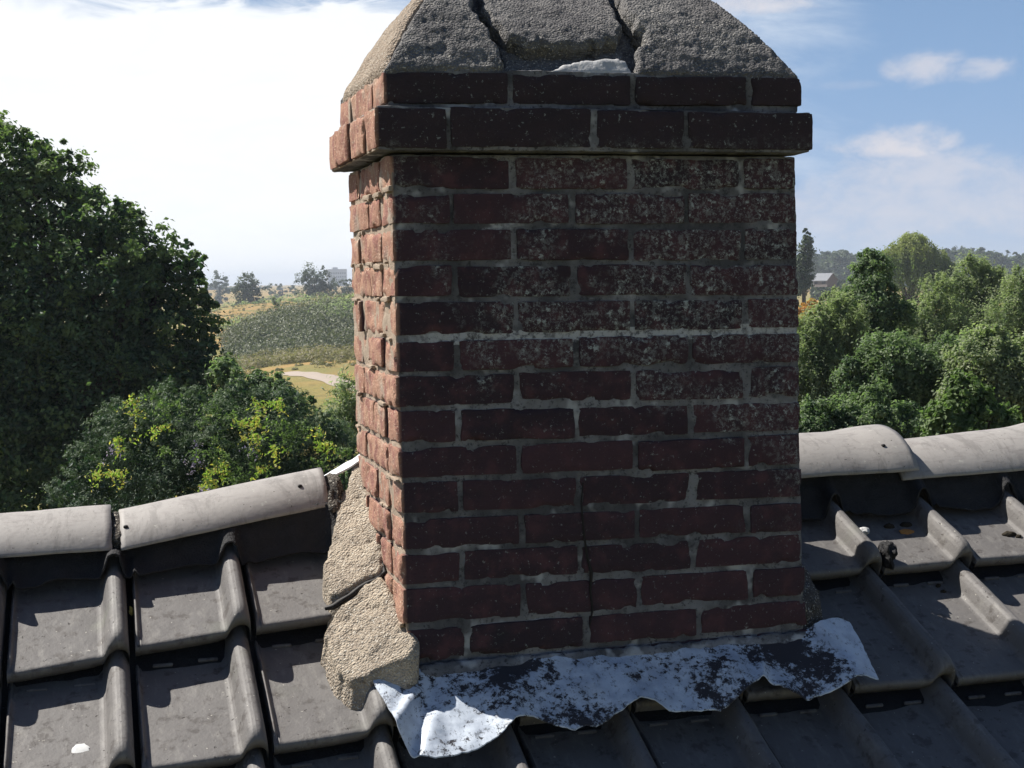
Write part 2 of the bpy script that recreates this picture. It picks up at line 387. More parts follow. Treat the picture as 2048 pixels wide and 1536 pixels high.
def brick(lo, hi, rowi, left_end=False, rough=1.0, cell=.0085, acc=None, soot=None, tilt=0.0):
    """one brick; lo/hi in an unsheared box, then warped to the measured courses"""
    V, Fq, N = rbox(lo, hi, cell, .0045)
    sd = rng.integers(1e6)
    front = N[:, 1] < -.6; lefty = N[:, 0] < -.6
    amp = np.where(lefty, .0042, .0016) * rough
    d0 = vn(V, 26, sd % 97, 2); d = (d0 - d0[front].mean() * .8 if front.any() else d0) * amp + vn(V, 90, 5, 2) * .0009
    # chipped arrises and corners
    edge = (np.abs(N) > .35).sum(1) >= 2
    d -= np.where(edge, np.maximum(0, vn(V, 45, 11, 1) - .15) * .010 * rough, 0)
    # spalled faces on the sunny side
    d -= np.where(lefty, np.maximum(0, vn(V * [1, 1, .3], 55, sd % 31, 1) - .1) * .004 * rough, 0)
    V = V + N * d[:, None]
    r = rng.random()
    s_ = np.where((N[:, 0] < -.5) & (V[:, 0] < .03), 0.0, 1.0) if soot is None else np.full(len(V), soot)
    # shade is painted into every face but the sunlit left one
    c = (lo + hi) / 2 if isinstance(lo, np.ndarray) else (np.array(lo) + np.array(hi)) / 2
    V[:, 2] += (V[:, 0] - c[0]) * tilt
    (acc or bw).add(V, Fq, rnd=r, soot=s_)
J = .0082
def course(xs_l, xs_r, zb, zt, zbr, ztr, odd, jitter=1.0, proj=0.0, half=None, ridx=0, acc=None):
    """a whole ring of bricks; stretchers of 0.21 with half-bond corners"""
    Wd = xs_r - xs_l; y0 = 0 - proj; y1 = DEP + proj
    def z_at(x): t = (x - xs_l) / Wd; return zb + (zbr - zb) * t, zt + (ztr - zt) * t
    if half is None:
        js = [0, .22, .44, .66, 1e9] if odd else [0, .11, .33, .55, 1e9]
        js = [xs_l + (a * Wd / .77) for a in js[:-1]] + [xs_r + J]
    else: js = [xs_l] + half + [xs_r + J]
    for i in range(len(js) - 1):
        a = js[i] + (0 if i == 0 else J / 2); b = js[i + 1] - (J / 2 if i < len(js) - 2 else J)
        za, zt_ = z_at((a + b) / 2); jj = rng.normal(0, .0012, 3) * jitter
        lo = np.array([a + jj[0], y0 + min(jj[1] * 1.2, .0008) * (1 if i else .3), za + J * .55 + jj[2]]); hi = np.array([b + jj[0] * .5, y0 + .10, zt_ - J * .45 + jj[2]])
        ti = (ztr - zt) / Wd + rng.normal(0, .004)
        brick(lo, hi, ridx, tilt=ti, acc=acc)
        brick(np.array([a, y1 - .1, lo[2]]), np.array([b, y1, hi[2]]), ridx, tilt=ti, cell=.02, acc=acc)
    # left face
    ys = ([.10 + J, .32, DEP - .1] if odd else [0.10 + J, .215, .225, DEP - .1])
    segs = [(y0 + .105, .315), (.325, y1 - .105)] if odd else [(y0 + .105, .213), (.224, y1 - .105)]
    for (a, b) in segs:
        jj = rng.normal(0, .0022, 2) * jitter; a += abs(rng.normal(0, .002)); b -= abs(rng.normal(0, .003))
        brick(np.array([xs_l + jj[0] - abs(jj[1]), a, zb + J * .5]), np.array([xs_l + .1, b, zt - J * .5 + rng.normal(0, .001)]), ridx, rough=1.0, cell=.007, acc=acc)
        brick(np.array([xs_r - .1, a, zbr + J * .5]), np.array([xs_r, b, ztr - J * .5]), ridx, cell=.016, acc=acc)
for i in range(14):
    course(ROWL[i][0] * .5 + ROWL[i + 1][0] * .5, ROWR[i][0] * .5 + ROWR[i + 1][0] * .5, ROWL[i + 1][1] - .0, ROWL[i][1], ROWR[i + 1][1], ROWR[i][1], i % 2 == 0, ridx=i)
# courses hidden below the roof line, so that the shaft goes down into the roof
for i in range(2):
    course(.011, .783, -.0078 - .064 * (i + 1), -.0078 - .064 * i, -.064 * (i + 1), -.064 * i, i % 2 == 0, ridx=20)
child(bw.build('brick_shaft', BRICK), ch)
ca = Acc()
course(-.036, .78, .889, .967, .893, .968, False, proj=.036, half=[.095, .356, .531], ridx=30, acc=ca)
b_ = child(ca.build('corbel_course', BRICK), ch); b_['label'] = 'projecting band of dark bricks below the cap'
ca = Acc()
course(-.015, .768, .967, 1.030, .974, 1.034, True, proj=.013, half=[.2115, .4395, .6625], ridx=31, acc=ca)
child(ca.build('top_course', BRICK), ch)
# mortar body: a rough wall just behind the brick faces
def mortar_body(x0, x1, y0, y1, z0, z1, cell=.0065):
    V, Fq, N = rbox((x0, y0, z0), (x1, y1, z1), cell, .004)
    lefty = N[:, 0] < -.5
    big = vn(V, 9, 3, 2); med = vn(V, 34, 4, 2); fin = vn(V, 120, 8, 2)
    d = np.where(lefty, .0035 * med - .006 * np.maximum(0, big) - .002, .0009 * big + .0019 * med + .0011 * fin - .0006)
    return V + N * d[:, None], Fq, np.where(lefty, 0.0, 1.0)  # mask puts the painted shade on all mortar faces but the left
ma = Acc()
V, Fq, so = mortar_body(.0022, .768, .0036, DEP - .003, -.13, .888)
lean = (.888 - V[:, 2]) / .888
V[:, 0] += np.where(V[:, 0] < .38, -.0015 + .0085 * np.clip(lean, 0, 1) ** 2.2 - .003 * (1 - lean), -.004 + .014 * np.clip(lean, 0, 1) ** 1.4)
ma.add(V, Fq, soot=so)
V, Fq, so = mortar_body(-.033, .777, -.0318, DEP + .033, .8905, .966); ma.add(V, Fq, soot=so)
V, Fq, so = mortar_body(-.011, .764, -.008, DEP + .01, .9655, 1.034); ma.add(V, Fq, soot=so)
# ragged mortar squeezed out of single joints on the front and left faces
sm = ma
def smear(x, y, z, lx, ly, lz, so):
    V, Fq, N = rbox((x - lx / 2, y - ly / 2, z - lz / 2), (x + lx / 2, y + ly / 2, z + lz / 2), .005, min(lx, ly, lz) * .45)
    V += N * (vn(V, 60, 13, 3) * min(lx, lz) * .32)[:, None]; sm.add(V, Fq, soot=so)
for i in range(34):
    r = rng.integers(1, 14); yy = rng.uniform(.02, .42)
    smear(ROWL[r][0] - .0005, yy, ROWL[r][1] + rng.normal(0, .002), .009, rng.uniform(.012, .07), rng.uniform(.005, .011), 0.0)
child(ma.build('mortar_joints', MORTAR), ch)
# crack that runs through the lower courses
cr = Acc()
pts = [(.338, .30), (.334, .262), (.339, .20), (.345, .16), (.352, .135), (.349, .10), (.353, .065), (.347, .035)]
V, Fq = tube([(a, -.0012 + .0008 * rng.normal(), b) for a, b in pts], [.0012, .0016, .0018, .0026, .0034, .0022, .002, .001], 6); cr.add(V, Fq)
child(cr.build('crack', HOLE), ch)

# cap: sloped concrete in broken pieces over a core
T0 = 1.028
def cap_core():
    ins = .045
    x0, x1, y0, y1 = -.013 + ins, .766 - ins, -.010 + ins, DEP + .01 - ins
    n = 40; V = []; Fq = []
    lv = np.linspace(0, .2, 16)
    ring = None
    for t in lv:
        a0, a1, b0, b1 = x0 + .70 * t, x1 - .66 * t, y0 + t, y1 - t
        for s in np.linspace(0, 1, n, endpoint=False): V.append((a0 + (a1 - a0) * s, b0, T0 - .004 + t))
        for s in np.linspace(0, 1, n, endpoint=False): V.append((a1, b0 + (b1 - b0) * s, T0 - .004 + t))
        for s in np.linspace(0, 1, n, endpoint=False): V.append((a1 + (a0 - a1) * s, b1, T0 - .004 + t))
        for s in np.linspace(0, 1, n, endpoint=False): V.append((a0, b1 + (b0 - b1) * s, T0 - .004 + t))
    m = 4 * n
    V = np.array(V); V += (vn(V, 30, 21, 2) * .004)[:, None] * np.array([0, -1, .6])
    Fq = [[i * m + j, i * m + (j + 1) % m, (i + 1) * m + (j + 1) % m, (i + 1) * m + j] for i in range(len(lv) - 1) for j in range(m)]
    Fq.append(list(range((len(lv) - 1) * m, len(lv) * m))); Fq.append(list(range(m))[::-1])
    return mk('cap_core', V, Fq, CAPM)
child(cap_core(), ch)
nF = np.array([0, -1, 1]) / math.sqrt(2)
def front_top(th, r=.012, rough=.0022, seed=3, sag=None):
    def f(P, d):
        h = th * np.sqrt(np.clip(d / r, 0.0, 1)) + 0
        B = np.stack([P[:, 0], -.012 + P[:, 1], T0 + P[:, 1]], 1)
        h = h + (vn(B, 42, seed, 3) * rough * 1.3 + vn(B, 230, seed + 4, 2) * rough * .6) * np.clip(d / .004, 0, 1)
        h = h + .013 * np.sin(np.clip(P[:, 1] / .2, 0, 1) * math.pi)
        if sag is not None: h = h + sag(P)
        return B + nF * (h - .012)[:, None]
    return f
def front_bot(dep):
    def f(P):
        B = np.stack([P[:, 0], -.012 + P[:, 1], T0 + P[:, 1]], 1); return B - nF * dep
    return f
TM = .2
left_poly = [(-.016, -.004), (.03, -.002), (.08, .001), (.13, .001), (.185, 0.001), (.199, .004), (.207, .012), (.202, .03), (.205, .045), (.195, .06), (.197, .08), (.186, .09), (.184, .108), (.172, .118), (.176, .135), (.184, .15), (.19, .2), (.128, .2)]
right_poly = [(.449, .001), (.50, -.001), (.56, .002), (.62, .0), (.70, .001), (.769, -.001), (.636, .2), (.48, .2), (.474, .15), (.471, .125), (.480, .108), (.478, .095), (.490, .085), (.487, .062), (.474, .057), (.462, .052), (.455, .040), (.458, .028), (.449, .016)]
ctr_poly = [(.222, .078), (.226, .066), (.243, .061), (.25, .053), (.272, .050), (.285, .056), (.31, .050), (.335, .055), (.36, .051), (.375, .058), (.40, .057), (.412, .067), (.433, .068), (.442, .082), (.456, .10), (.453, .12), (.460, .14), (.464, .2), (.206, .2), (.202, .15), (.196, .135), (.205, .12), (.207, .10), (.218, .09)]
under_poly = [(.212, .012), (.25, .016), (.30, .012), (.34, .022), (.39, .028), (.445, .03), (.45, .075), (.40, .075), (.30, .07), (.22, .075)]
patch_poly = [(.250, .004), (.285, .010), (.31, .021), (.345, .030), (.39, .033), (.42, .036), (.438, .030), (.444, .004), (.37, .001), (.30, .0)]
for nm, pl, th, mt, sd in (('cap_slab', left_poly, .014, CAPM, 3), ('cap_slab', right_poly, .014, CAPM, 9), ('cap_slab', ctr_poly, .013, CAPM, 15)):
    child(sheet(nm, pl, .0035, front_top(th, .005, .0030, sd, (lambda P: .001 - .15 * (P[:, 1] - .045)) if sd == 15 else None), front_bot(.03), mt, step=.008, jit=.0012, seed=sd), ch)
child(sheet('cap_infill', under_poly, .004, front_top(.004, .008, .003, 31, lambda P: -.027 + 0 * P[:, 0]), front_bot(.03), CAPM, step=.008, jit=.0015, seed=31), ch)
o_ = child(sheet('mortar_patch', patch_poly, .004, front_top(.009, .006, .002, 33), front_bot(.03), PATCH, step=.008, jit=.001, seed=33), ch); o_['label'] = 'pale patch of newer mortar under the broken cap slab'
# left and right and back slopes of the cap
def side_slab(sgn):
    L = DEP + .02
    nx = np.array([-1.0, 0, .72]) / np.linalg.norm([1, .72]) if sgn < 0 else np.array([1.0, 0, .66]) / np.linalg.norm([1, .66])
    def base(P):   # P=(y, t)
        X = (-.015 + .72 * P[:, 1]) if sgn < 0 else (.768 - .66 * P[:, 1])
        return np.stack([X, P[:, 0], T0 + P[:, 1]], 1)
    def top(P, d):
        B = base(P); h = .010 * np.sqrt(np.clip(d / .012, 0, 1)) + vn(B, 42, 5, 3) * .003 + vn(B, 230, 6, 2) * .0014 + .012 * np.sin(np.clip(P[:, 1] / .2, 0, 1) * math.pi)
        return B + nx * (h - .007)[:, None]
    poly = [(-.011, 0), (.188, .2), (DEP + .01 - .2, .2), (DEP + .01, 0)]
    return sheet('cap_slab', poly, .0045, top, lambda P: base(P) - nx * .03, CAP_LIT if sgn < 0 else CAPM, step=.012, jit=.0012, seed=41)
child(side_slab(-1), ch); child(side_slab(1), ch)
def back_top(P, d): return np.stack([P[:, 0], DEP + .01 - P[:, 1], T0 + P[:, 1] + .004 + 0 * d], 1)
child(sheet('cap_slab', [(-.013, 0), (.766, 0), (.636, .2), (.128, .2)], .02, back_top, lambda P: back_top(P, 0) - np.array([0, .0, .03]), CAPM, jit=0), ch)

# ------------------------------------------------------------------ roof
TAN = math.tan(math.radians(30)); RC = np.array([0, math.cos(math.radians(30)), math.sin(math.radians(30))]); RN = np.array([0, -RC[2], RC[1]])
def roofz(y): return -.05 + TAN * y
LX0 = [-.9, -.572, -.449, -.303, -.22, -.10, .3, .9, 1.09, 1.24, 1.4, 1.8]; LY0 = [.08, .113, .134, .153, .160, .174, .182, .188, .192, .195, .193, .19]
LX1 = [-.9, -.572, -.455, -.298, -.108, .5, 1.087, 1.8]; LY1 = [-.118, -.111, -.107, -.101, -.080, -.078, -.088, -.09]
def lipy(row, x):
    if row <= 0: return float(np.interp(x, LX0, LY0))
    return float(np.interp(x, LX1, LY1)) - .262 * (row - 1)
PROF = np.array([(0.001, -.014), (.001, .004), (.0022, .009), (.0045, .0115), (.007, .009), (.0095, .002), (.013, .0002), (.02, 0), (.05, 0), (.085, .0), (.12, .0006), (.152, .0006), (.159, .0025), (.1632, .008), (.1655, .017), (.1690, .028), (.174, .0370), (.1805, .0422), (.187, .0436), (.1935, .0418), (.199, .0365), (.2028, .0275), (.205, .015), (.206, .0), (.2065, -.03)])
def dense(pr, n):
    d = np.r_[0, np.cumsum(np.linalg.norm(np.diff(pr, axis=0), axis=1))]; t = np.linspace(0, d[-1], n)
    t = np.unique(np.r_[t, d]); return np.stack([np.interp(t, d, pr[:, 0]), np.interp(t, d, pr[:, 1])], 1)
PR = dense(PROF, 64)
def pantile(xl, row, name='roof_tile', clip=None):
    """xl is the left edge in world x; local frame at the tile's lower left corner"""
    xc = xl + .105; gy = lipy(row, xc); gup = (lipy(row - 1, xc) if row > 0 else gy + .262)
    gauge = (gup - gy) / math.cos(math.radians(30)); L = gauge + .06
    slope = (lipy(row, xc + .1) - lipy(row, xc - .1)) / .2 / math.cos(math.radians(30))
    sv = np.unique(np.r_[0, .0012, .003, .006, .010, .015, np.linspace(.02, L, 30)])
    ns, npf = len(sv), len(PR)
    sd = int(rng.integers(1000)); yaw = rng.normal(0, .007); dh = rng.normal(0, .002)
    X, Sg = np.meshgrid(PR[:, 0], sv, indexing='xy'); H = np.tile(PR[:, 1], (ns, 1))
    ribw = np.clip((Sg - .015) / .02, 0, 1) * np.clip((gauge - .01 - Sg) / .05, .35, 1)
    H = np.where((X < .009) & (H > 0), H * ribw, H)
    r = .009; q = np.clip(1 - Sg / r, 0, 1)
    H = H - r * (1 - np.sqrt(1 - q * q)) * np.where(H > -.01, 1, .2)
    # the roll fades and rounds off at the lower end
    rr = np.clip(1 - Sg / .035, 0, 1)
    H = np.where(X > .15, H * (1 - .30 * rr ** 2), H)
    H = H - .052 * (Sg / gauge) + dh
    P = np.stack([X.ravel() + xl, Sg.ravel(), np.zeros(X.size)], 1)
    wob = vn(P * [1, 1, 1], 7, sd, 2) * .0016 + vn(P, 30, sd + 1, 2) * .0007
    H = H.ravel() + wob
    lx = X.ravel() - .105; ls = Sg.ravel()
    px = lx * math.cos(yaw) - ls * math.sin(yaw); ps = ls + lx * (slope + yaw)
    base = np.array([xc, gy, roofz(gy)])
    V = px[:, None] * np.array([1.0, 0, 0]) + ps[:, None] * RC + H[:, None] * RN
    Fq = np.array([[i * npf + j, i * npf + j + 1, (i + 1) * npf + j + 1, (i + 1) * npf + j] for i in range(ns - 1) for j in range(npf - 1)])
    # front face below the lip
    fv = V[:npf] - RN * .017 + RC * .005; fv2 = V[:npf] - RN * .017 + RC * .085; n0 = len(V)
    V = np.concatenate([V, fv, fv2])
    Fq = np.concatenate([Fq, np.array([[n0 + j, n0 + j + 1, j + 1, j] for j in range(npf - 1)]), np.array([[n0 + npf + j, n0 + npf + j + 1, n0 + j + 1, n0 + j] for j in range(npf - 1)])])
    if clip is not None:
        Wv = V + base; cen = Wv[Fq].mean(1); keep = ~clip(cen); Fq = Fq[keep]
        us = np.unique(Fq); mp = -np.ones(len(V), int); mp[us] = np.arange(len(us)); V = V[us]; Fq = mp[Fq]
    o = mk(name, V, Fq, TILE); o.location = tuple(base)
    # head lugs, seen where the tile slips under the one above
    if row > 0:
        for lx_ in (-.075, .005):
            a = Acc()
            lo = np.array([lx_, gauge - .012, -.034]); V2, F2, N2 = rbox((lx_, 0, 0), (lx_ + .036, .006, .006), .003, .002)
            V2 = V2[:, :1] * np.array([[1.0, 0, 0]]) + (V2[:, 1:2] + gauge - .010 + slope * lx_) * RC + (V2[:, 2:3] - .051) * RN
            a.add(V2, F2)
            if clip is not None: continue
            lg = a.build('head_lug', TILE); lg.parent = o
    return o
def in_chim(c): return (c[:, 0] > .004) & (c[:, 0] < .766) & (c[:, 1] > -.001) & (c[:, 1] < DEP)
ORD = ['first', 'second', 'third', 'fourth', 'fifth', 'sixth', 'seventh', 'eighth', 'ninth', 'tenth', 'eleventh']
COURSE = ['top course under the ridge', 'second course below the ridge', 'third course below the ridge', 'fourth course below the ridge']
cols = [-.6985 + .2155 * i for i in range(-1, 12)]     # roll centres
TILES = {}
for row in range(4):
    for ci, rc in enumerate(cols):
        xl = rc - .1865
        if row == 0 and 1e-3 < xl + .21 and xl < .70 and rc > .1 and rc < .85: continue
        clip = (lambda c: c[:, 1] > -.028) if (row == 1 and .1 < rc < .7) else (lambda c: in_chim(c) | ((c[:, 1] > -.028) & (c[:, 1] < .03) & (c[:, 0] < .872))) if (row == 1 and .75 < rc < .85) else in_chim if (row <= 1 and -.0 < xl + .22 and xl < .77) else None
        if row == 3 and rc > 1.35: pass
        o = pantile(xl, row, clip=clip); TILES[(row, ci)] = o
        if ci <= 1: side = 'just outside the left edge of the view' if ci == 1 else 'two columns outside the left edge of the view'
        elif rc < .0: side = f'{ORD[ci - 2]} column from the left edge, left of the chimney'
        elif rc < .83: side = f'{ORD[int(round((rc - .163) / .2155))]} column counted from the left corner of the lead flashing, below the chimney'
        else: side = f'{ORD[int(round((rc - 1.025) / .2155))]} column right of the chimney'
        st = 'sunlit grey' if (rc < .2 or row == 0) else 'dark shaded'
        tag(o, f'{st} clay roof tile in the {COURSE[row]}, {side}', 'roof tile', 'clay tiles in courses on the roof')

# stuff on single tiles -------------------------------------------------
def on_tile(u, v, h=.002):
    """world point on the tile field seen at pixel (u,v)"""
    d = at(u, v, 1.0) - CAM; hh = -.01
    for _ in range(6):
        t = (roofz(0) - TAN * 0 + TAN * CAM[1] + hh - CAM[2]) / (d[2] - TAN * d[1]); P = CAM + t * d
        row = 0
        while row < 3 and P[1] < lipy(row, P[0]): row += 1
        gy = lipy(row, P[0]); gup = lipy(row - 1, P[0]) if row else gy + .262
        hh = -.052 * (P[1] - gy) / (gup - gy) / math.cos(math.radians(30)) + .005
    return P
def blob(name, P, rx, ry, rz, mat, seed, parent=None, tilt=True):
    th = np.linspace(0, 2 * math.pi, 22, endpoint=False); V = []; 
    for a in np.linspace(0.0, math.pi / 2, 7):
        for b in th: V.append((math.cos(a) * math.cos(b), math.cos(a) * math.sin(b), math.sin(a)))
    V = np.array(V); V *= (1 + .35 * vn(V, 2.2, seed, 2))[:, None]
    W = P + V[:, :1] * rx * np.array([[1.0, 0, 0]]) + V[:, 1:2] * ry * RC + (V[:, 2:3] * rz - rz * .2) * RN
    Fq = [[i * 22 + j, i * 22 + (j + 1) % 22, (i + 1) * 22 + (j + 1) % 22, (i + 1) * 22 + j] for i in range(6) for j in range(22)]
    return mk(name, W, Fq, mat)
def moss(u, v, r, h, label, n):
    p = on_tile(u, v, h + .001); o = recenter(blob('moss_tuft', p, r, r * .6, .008, MOSS, n), p)
    tag(o, label, 'moss', 'moss tufts on the right hand tiles')
moss(1779, 1053, .012, -.012, 'dark moss tuft on tile right of chimney, farthest left in its top course', 1)
moss(1812, 1050, .014, -.012, 'dark moss tuft just above the orange lichen spot', 2)
moss(1858, 1068, .007, -.006, 'tiny moss tuft between orange lichen and the roll of the tile', 3)
moss(1880, 1078, .014, -.004, 'largest dark moss tuft lower right of the orange lichen', 4)
moss(1889, 1066, .010, -.004, 'dark moss tuft at the foot of the roll, beside the largest tuft', 5)
moss(2018, 1070, .018, -.006, 'wide dark moss tuft on the tile at the right edge', 6)
moss(2037, 1074, .009, -.006, 'small moss tuft at the right edge beside the wide one', 7)
moss(1876, 1172, .006, -.02, 'upper small moss dot on the second course tile', 8)
moss(1886, 1184, .007, -.02, 'lower small moss dot on the second course tile', 9)
p = on_tile(1812, 1063, -.009); tag(recenter(blob('lichen_patch', p, .017, .010, .0015, ORANGE, 12), p), 'orange lichen spot on the tile right of the chimney', 'lichen')
p = on_tile(262, 1222, .008); tag(recenter(blob('lichen_patch', p, .004, .012, .004, m_plain('yellow_lichen', (.4, .3, .07), .95, .4, 200), 13), p), 'small yellow lichen on the gap between two left tiles', 'lichen')
p = on_tile(160, 1500, 0.001); tag(recenter(blob('bird_dropping', p, .014, .013, .0012, m_plain('white_dropping', (.7, .7, .68), .8, .1, 60), 14), p), 'white bird dropping on the lower left tile', 'dropping')

# ridge tiles -----------------------------------------------------------
YC = .47
def ridge(xa, xb, za, zb, lya, lyb, lza, lzb, bell=False, n=40, YC=.47):
    """half round tile: crest height and front lip at both ends"""
    m = 34; V = []; xs = np.linspace(xa, xb, n)
    th = np.linspace(0, math.pi, m)
    for sh in (0, 1):
        for i, x in enumerate(xs):
            t = (x - xa) / (xb - xa); zc = za + (zb - za) * t; ly = lya + (lyb - lya) * t; lz = lza + (lzb - lza) * t
            bl = 0
            if bell: e = np.clip((t - .72) / .22, 0, 1); bl = .008 * e * e * (3 - 2 * e)
            hw = YC - ly + bl; hh = zc - lz + bl; th_ = .013 * sh
            ex = 2.25
            for a in th:
                c, s = math.cos(a), math.sin(a)
                q = (math.pi / 2 - a) / (math.pi / 2) * 1.22; yy = YC - (hw - th_ * .8) * math.sin(q) / math.sin(1.22); zz = lz + (hh - th_) * (math.cos(q) - math.cos(1.22)) / (1 - math.cos(1.22))
                V.append((x, yy, zz))
    V = np.array(V); V[:, 2] += vn(V * [1, .1, .1], 9, 3, 2) * .0018; V += (vn(V, 30, 6, 2) * .0006)[:, None]
    V[:, 0] += vn(V, 60, 9, 2) * .0015 * ((np.abs(V[:, 0] - xa) < 1e-3) | (np.abs(V[:, 0] - xb) < 1e-3))
    o = n * m; Fq = []
    for i in range(n - 1):
        for j in range(m - 1):
            q = i * m + j; Fq.append([q, q + m, q + m + 1, q + 1]); Fq.append([o + q, o + q + 1, o + q + m + 1, o + q + m])
        a = i * m; Fq.append([a, o + a, o + a + m, a + m]); a = i * m + m - 1; Fq.append([a, a + m, o + a + m, o + a])
    for j in range(m - 1):
        Fq.append([j, j + 1, o + j + 1, o + j]); a = (n - 1) * m + j; Fq.append([a, o + a, o + a + 1, a + 1])
    return recenter(mk('ridge_tile', V, Fq, RIDGE), ((xa + xb) / 2, YC, min(lza, lzb)))
def nail_on(tile, x, y, z, label=None):
    V, Fq, N = rbox((-.0045, -.0045, -.0035), (.0045, .0045, .0035), .0015, .003)
    o = mk('nail_head', V, Fq, HOLE); o.location = (x, y, z); o.parent = tile; o.matrix_parent_inverse = Matrix.Translation(-Vector(tile.location)); return o
G = 'ridge tiles along the roof ridge'
r1 = ridge(-1.02, -.486, .222, .238, .333, .334, .168, .172); tag(r1, 'grey half round ridge tile at the left edge, level with one nail', 'ridge tile', G)
r2 = ridge(-.470, -.070, .227, .292, .334, .372, .170, .226); tag(r2, 'grey ridge tile tilted up towards the chimney left side, with two nails', 'ridge tile', G)
r3 = ridge(.772, 1.236, .301, .312, .372, .372, .226, .234, True, YC=.53); tag(r3, 'pale ridge tile touching the right side of the chimney, with flared end', 'ridge tile', G)
r4 = ridge(1.205, 1.70, .276, .306, .378, .38, .212, .222, True, YC=.53); tag(r4, 'pale ridge tile at the right edge, tucked under its neighbour', 'ridge tile', G)
def surf_hit(o, u, v):
    """nail position: where the pixel ray meets the front of the ridge tile"""
    d = at(u, v, 1.0) - CAM
    me = o.data; co = np.empty(len(me.vertices) * 3, np.float32); me.vertices.foreach_get('co', co); co = co.reshape(-1, 3)[:len(me.vertices) // 2] + np.array(o.location)
    rel = co - CAM; dep = rel @ F_; uu = 1024 + 3000 * (rel @ R_) / dep; vv = 768 - 3000 * (rel @ U_) / dep
    i = np.argmin((uu - u) ** 2 + (vv - v) ** 2 + (dep - dep.min()) * 40); return co[i]
for o, u, v in ((r1, 168, 1049), (r2, 252, 1055), (r2, 596, 975), (r3, 1765, 889)):
    p = surf_hit(o, u, v); nail_on(o, p[0], p[1], p[2])
# dark ridge roll below the ridge tiles, dressed over the tile heads
def roll_h(x):
    ph = ((x + .6985 + .1865) % .2155); return np.interp(ph, PROF[1:-1, 0], PROF[1:-1, 1])
def apron(x0, x1, name, label):
    nx = int((x1 - x0) / .008); nt = 16; V = []
    xs = np.linspace(x0, x1, nx)
    for x in xs:
        ly = .375 if x < 0 else .41; lz = np.interp(x, [-1.1, -.47, -.07, .7, 1.25, 1.7], [.172, .177, .236, .240, .238, .228])
        yb = np.interp(x, [-1, -.5, -.1, .9, 1.7], [.306, .312, .338, .350, .350]) + .006 * math.sin(x * 31)
        zb = roofz(yb) - .012 + (roll_h(np.array([x]))[0] * 1.0 + .006) / math.cos(math.radians(30))
        for i in range(nt):
            t = i / (nt - 1); yy = ly + (yb - ly) * t; zt = lz + (zb - lz) * t
            # hangs steeply first, then lies on the tiles
            zt = lz + (zb - lz) * (1 - (1 - t) ** 1.35)
            V.append((x, yy, zt))
    V = np.array(V); V += (vn(V, 22, 8, 3) * .010)[:, None] * RN
    Fq = np.array([[i * nt + j, i * nt + j + 1, (i + 1) * nt + j + 1, (i + 1) * nt + j] for i in range(nx - 1) for j in range(nt - 1)])
    o = mk(name, V, Fq, FELT); so = o.modifiers.new('t', 'SOLIDIFY'); so.thickness = .004
    return tag(recenter(o, ((x0 + x1) / 2, .3, .15)), label, 'ridge felt')
apron(-1.02, -.02, 'ridge_felt', 'black crumpled felt strip under the left ridge tiles')
apron(.78, 1.75, 'ridge_felt', 'black crumpled felt strip under the right ridge tiles')
# mortar plugs at tile ends
def lump(name, c, r, mat, seed, label, cat, sub=40, amp=.3):
    th = np.linspace(0, 2 * math.pi, sub, endpoint=False); ph = np.linspace(-1.55, 1.55, sub // 2)
    V = np.array([(math.cos(b) * math.cos(a), math.cos(b) * math.sin(a), math.sin(b)) for b in ph for a in th])
    V *= (1 + amp * vn(V, 1.8, seed, 3))[:, None]; V = V * np.array(r)
    Fq = np.array([[i * sub + j, i * sub + (j + 1) % sub, (i + 1) * sub + (j + 1) % sub, (i + 1) * sub + j] for i in range(sub // 2 - 1) for j in range(sub)])
    o = mk(name, V, Fq, mat); o.location = c; return tag(o, label, cat)
BED = m_cement('dark_bedding_mortar', (0.06, .055, .05), (.12, .105, .09))
lump('bedding_mortar', (-.478, .45, .178), (.022, .105, .045), BED, 3, 'rough dark mortar in the joint between the two left ridge tiles', 'mortar', amp=.25)
lump('bedding_mortar', (-.055, .45, .225), (.030, .085, .052), BED, 4, 'rough dark mortar at the end of the ridge tile by the chimney', 'mortar', amp=.35)
lump('felt_scrap', (1.067, .205, .083), (.017, .034, .030), FELT, 8, 'black torn felt scrap between two tiles right of the chimney', 'felt scrap', amp=1.0)
lump('mortar_crumb', (1.043, .258, .128), (.010, .012, .008), PATCH, 9, 'small pale mortar crumb above the black felt scrap', 'mortar crumb', amp=.4)

# cement fillets at the foot of the chimney
def fil_top(h0, hx, th, seed, r=.012, rough=.004):
    def f(P, d):
        B = np.stack([P[:, 0], P[:, 1], roofz(P[:, 1]) + h0 + hx * P[:, 0]], 1)
        n = np.array([-hx, -TAN, 1.0]); n /= np.linalg.norm(n)
        h = -th + th * np.sqrt(np.clip(d / r, 0, 1)) + (.002 - np.abs(vn(B, 11, seed + 5, 2)) * .008 + vn(B, 16, seed, 2) * rough * 1.0 + vn(B, 70, seed + 1, 2) * rough * .5 + vn(B, 260, seed + 3, 2) * .0012 - np.maximum(0, vn(B, 75, seed + 9, 1) - .45) * .012) * np.clip(d / .006, 0, 1)
        return B + n * h[:, None]
    return f
def fil_bot(P): return np.stack([P[:, 0], P[:, 1], roofz(P[:, 1]) - .03], 1)
A_ = [(-.011, .463), (-.031, .409), (-.053, .389), (-.071, .32), (-.094, .27), (-.108, .228), (-.105, .172), (-.092, .159), (-.065, .162), (-.035, .167), (-.008, .163), (.004, .179), (.012, .227), (.012, .283), (.012, .366), (.012, .443), (.010, .466)]
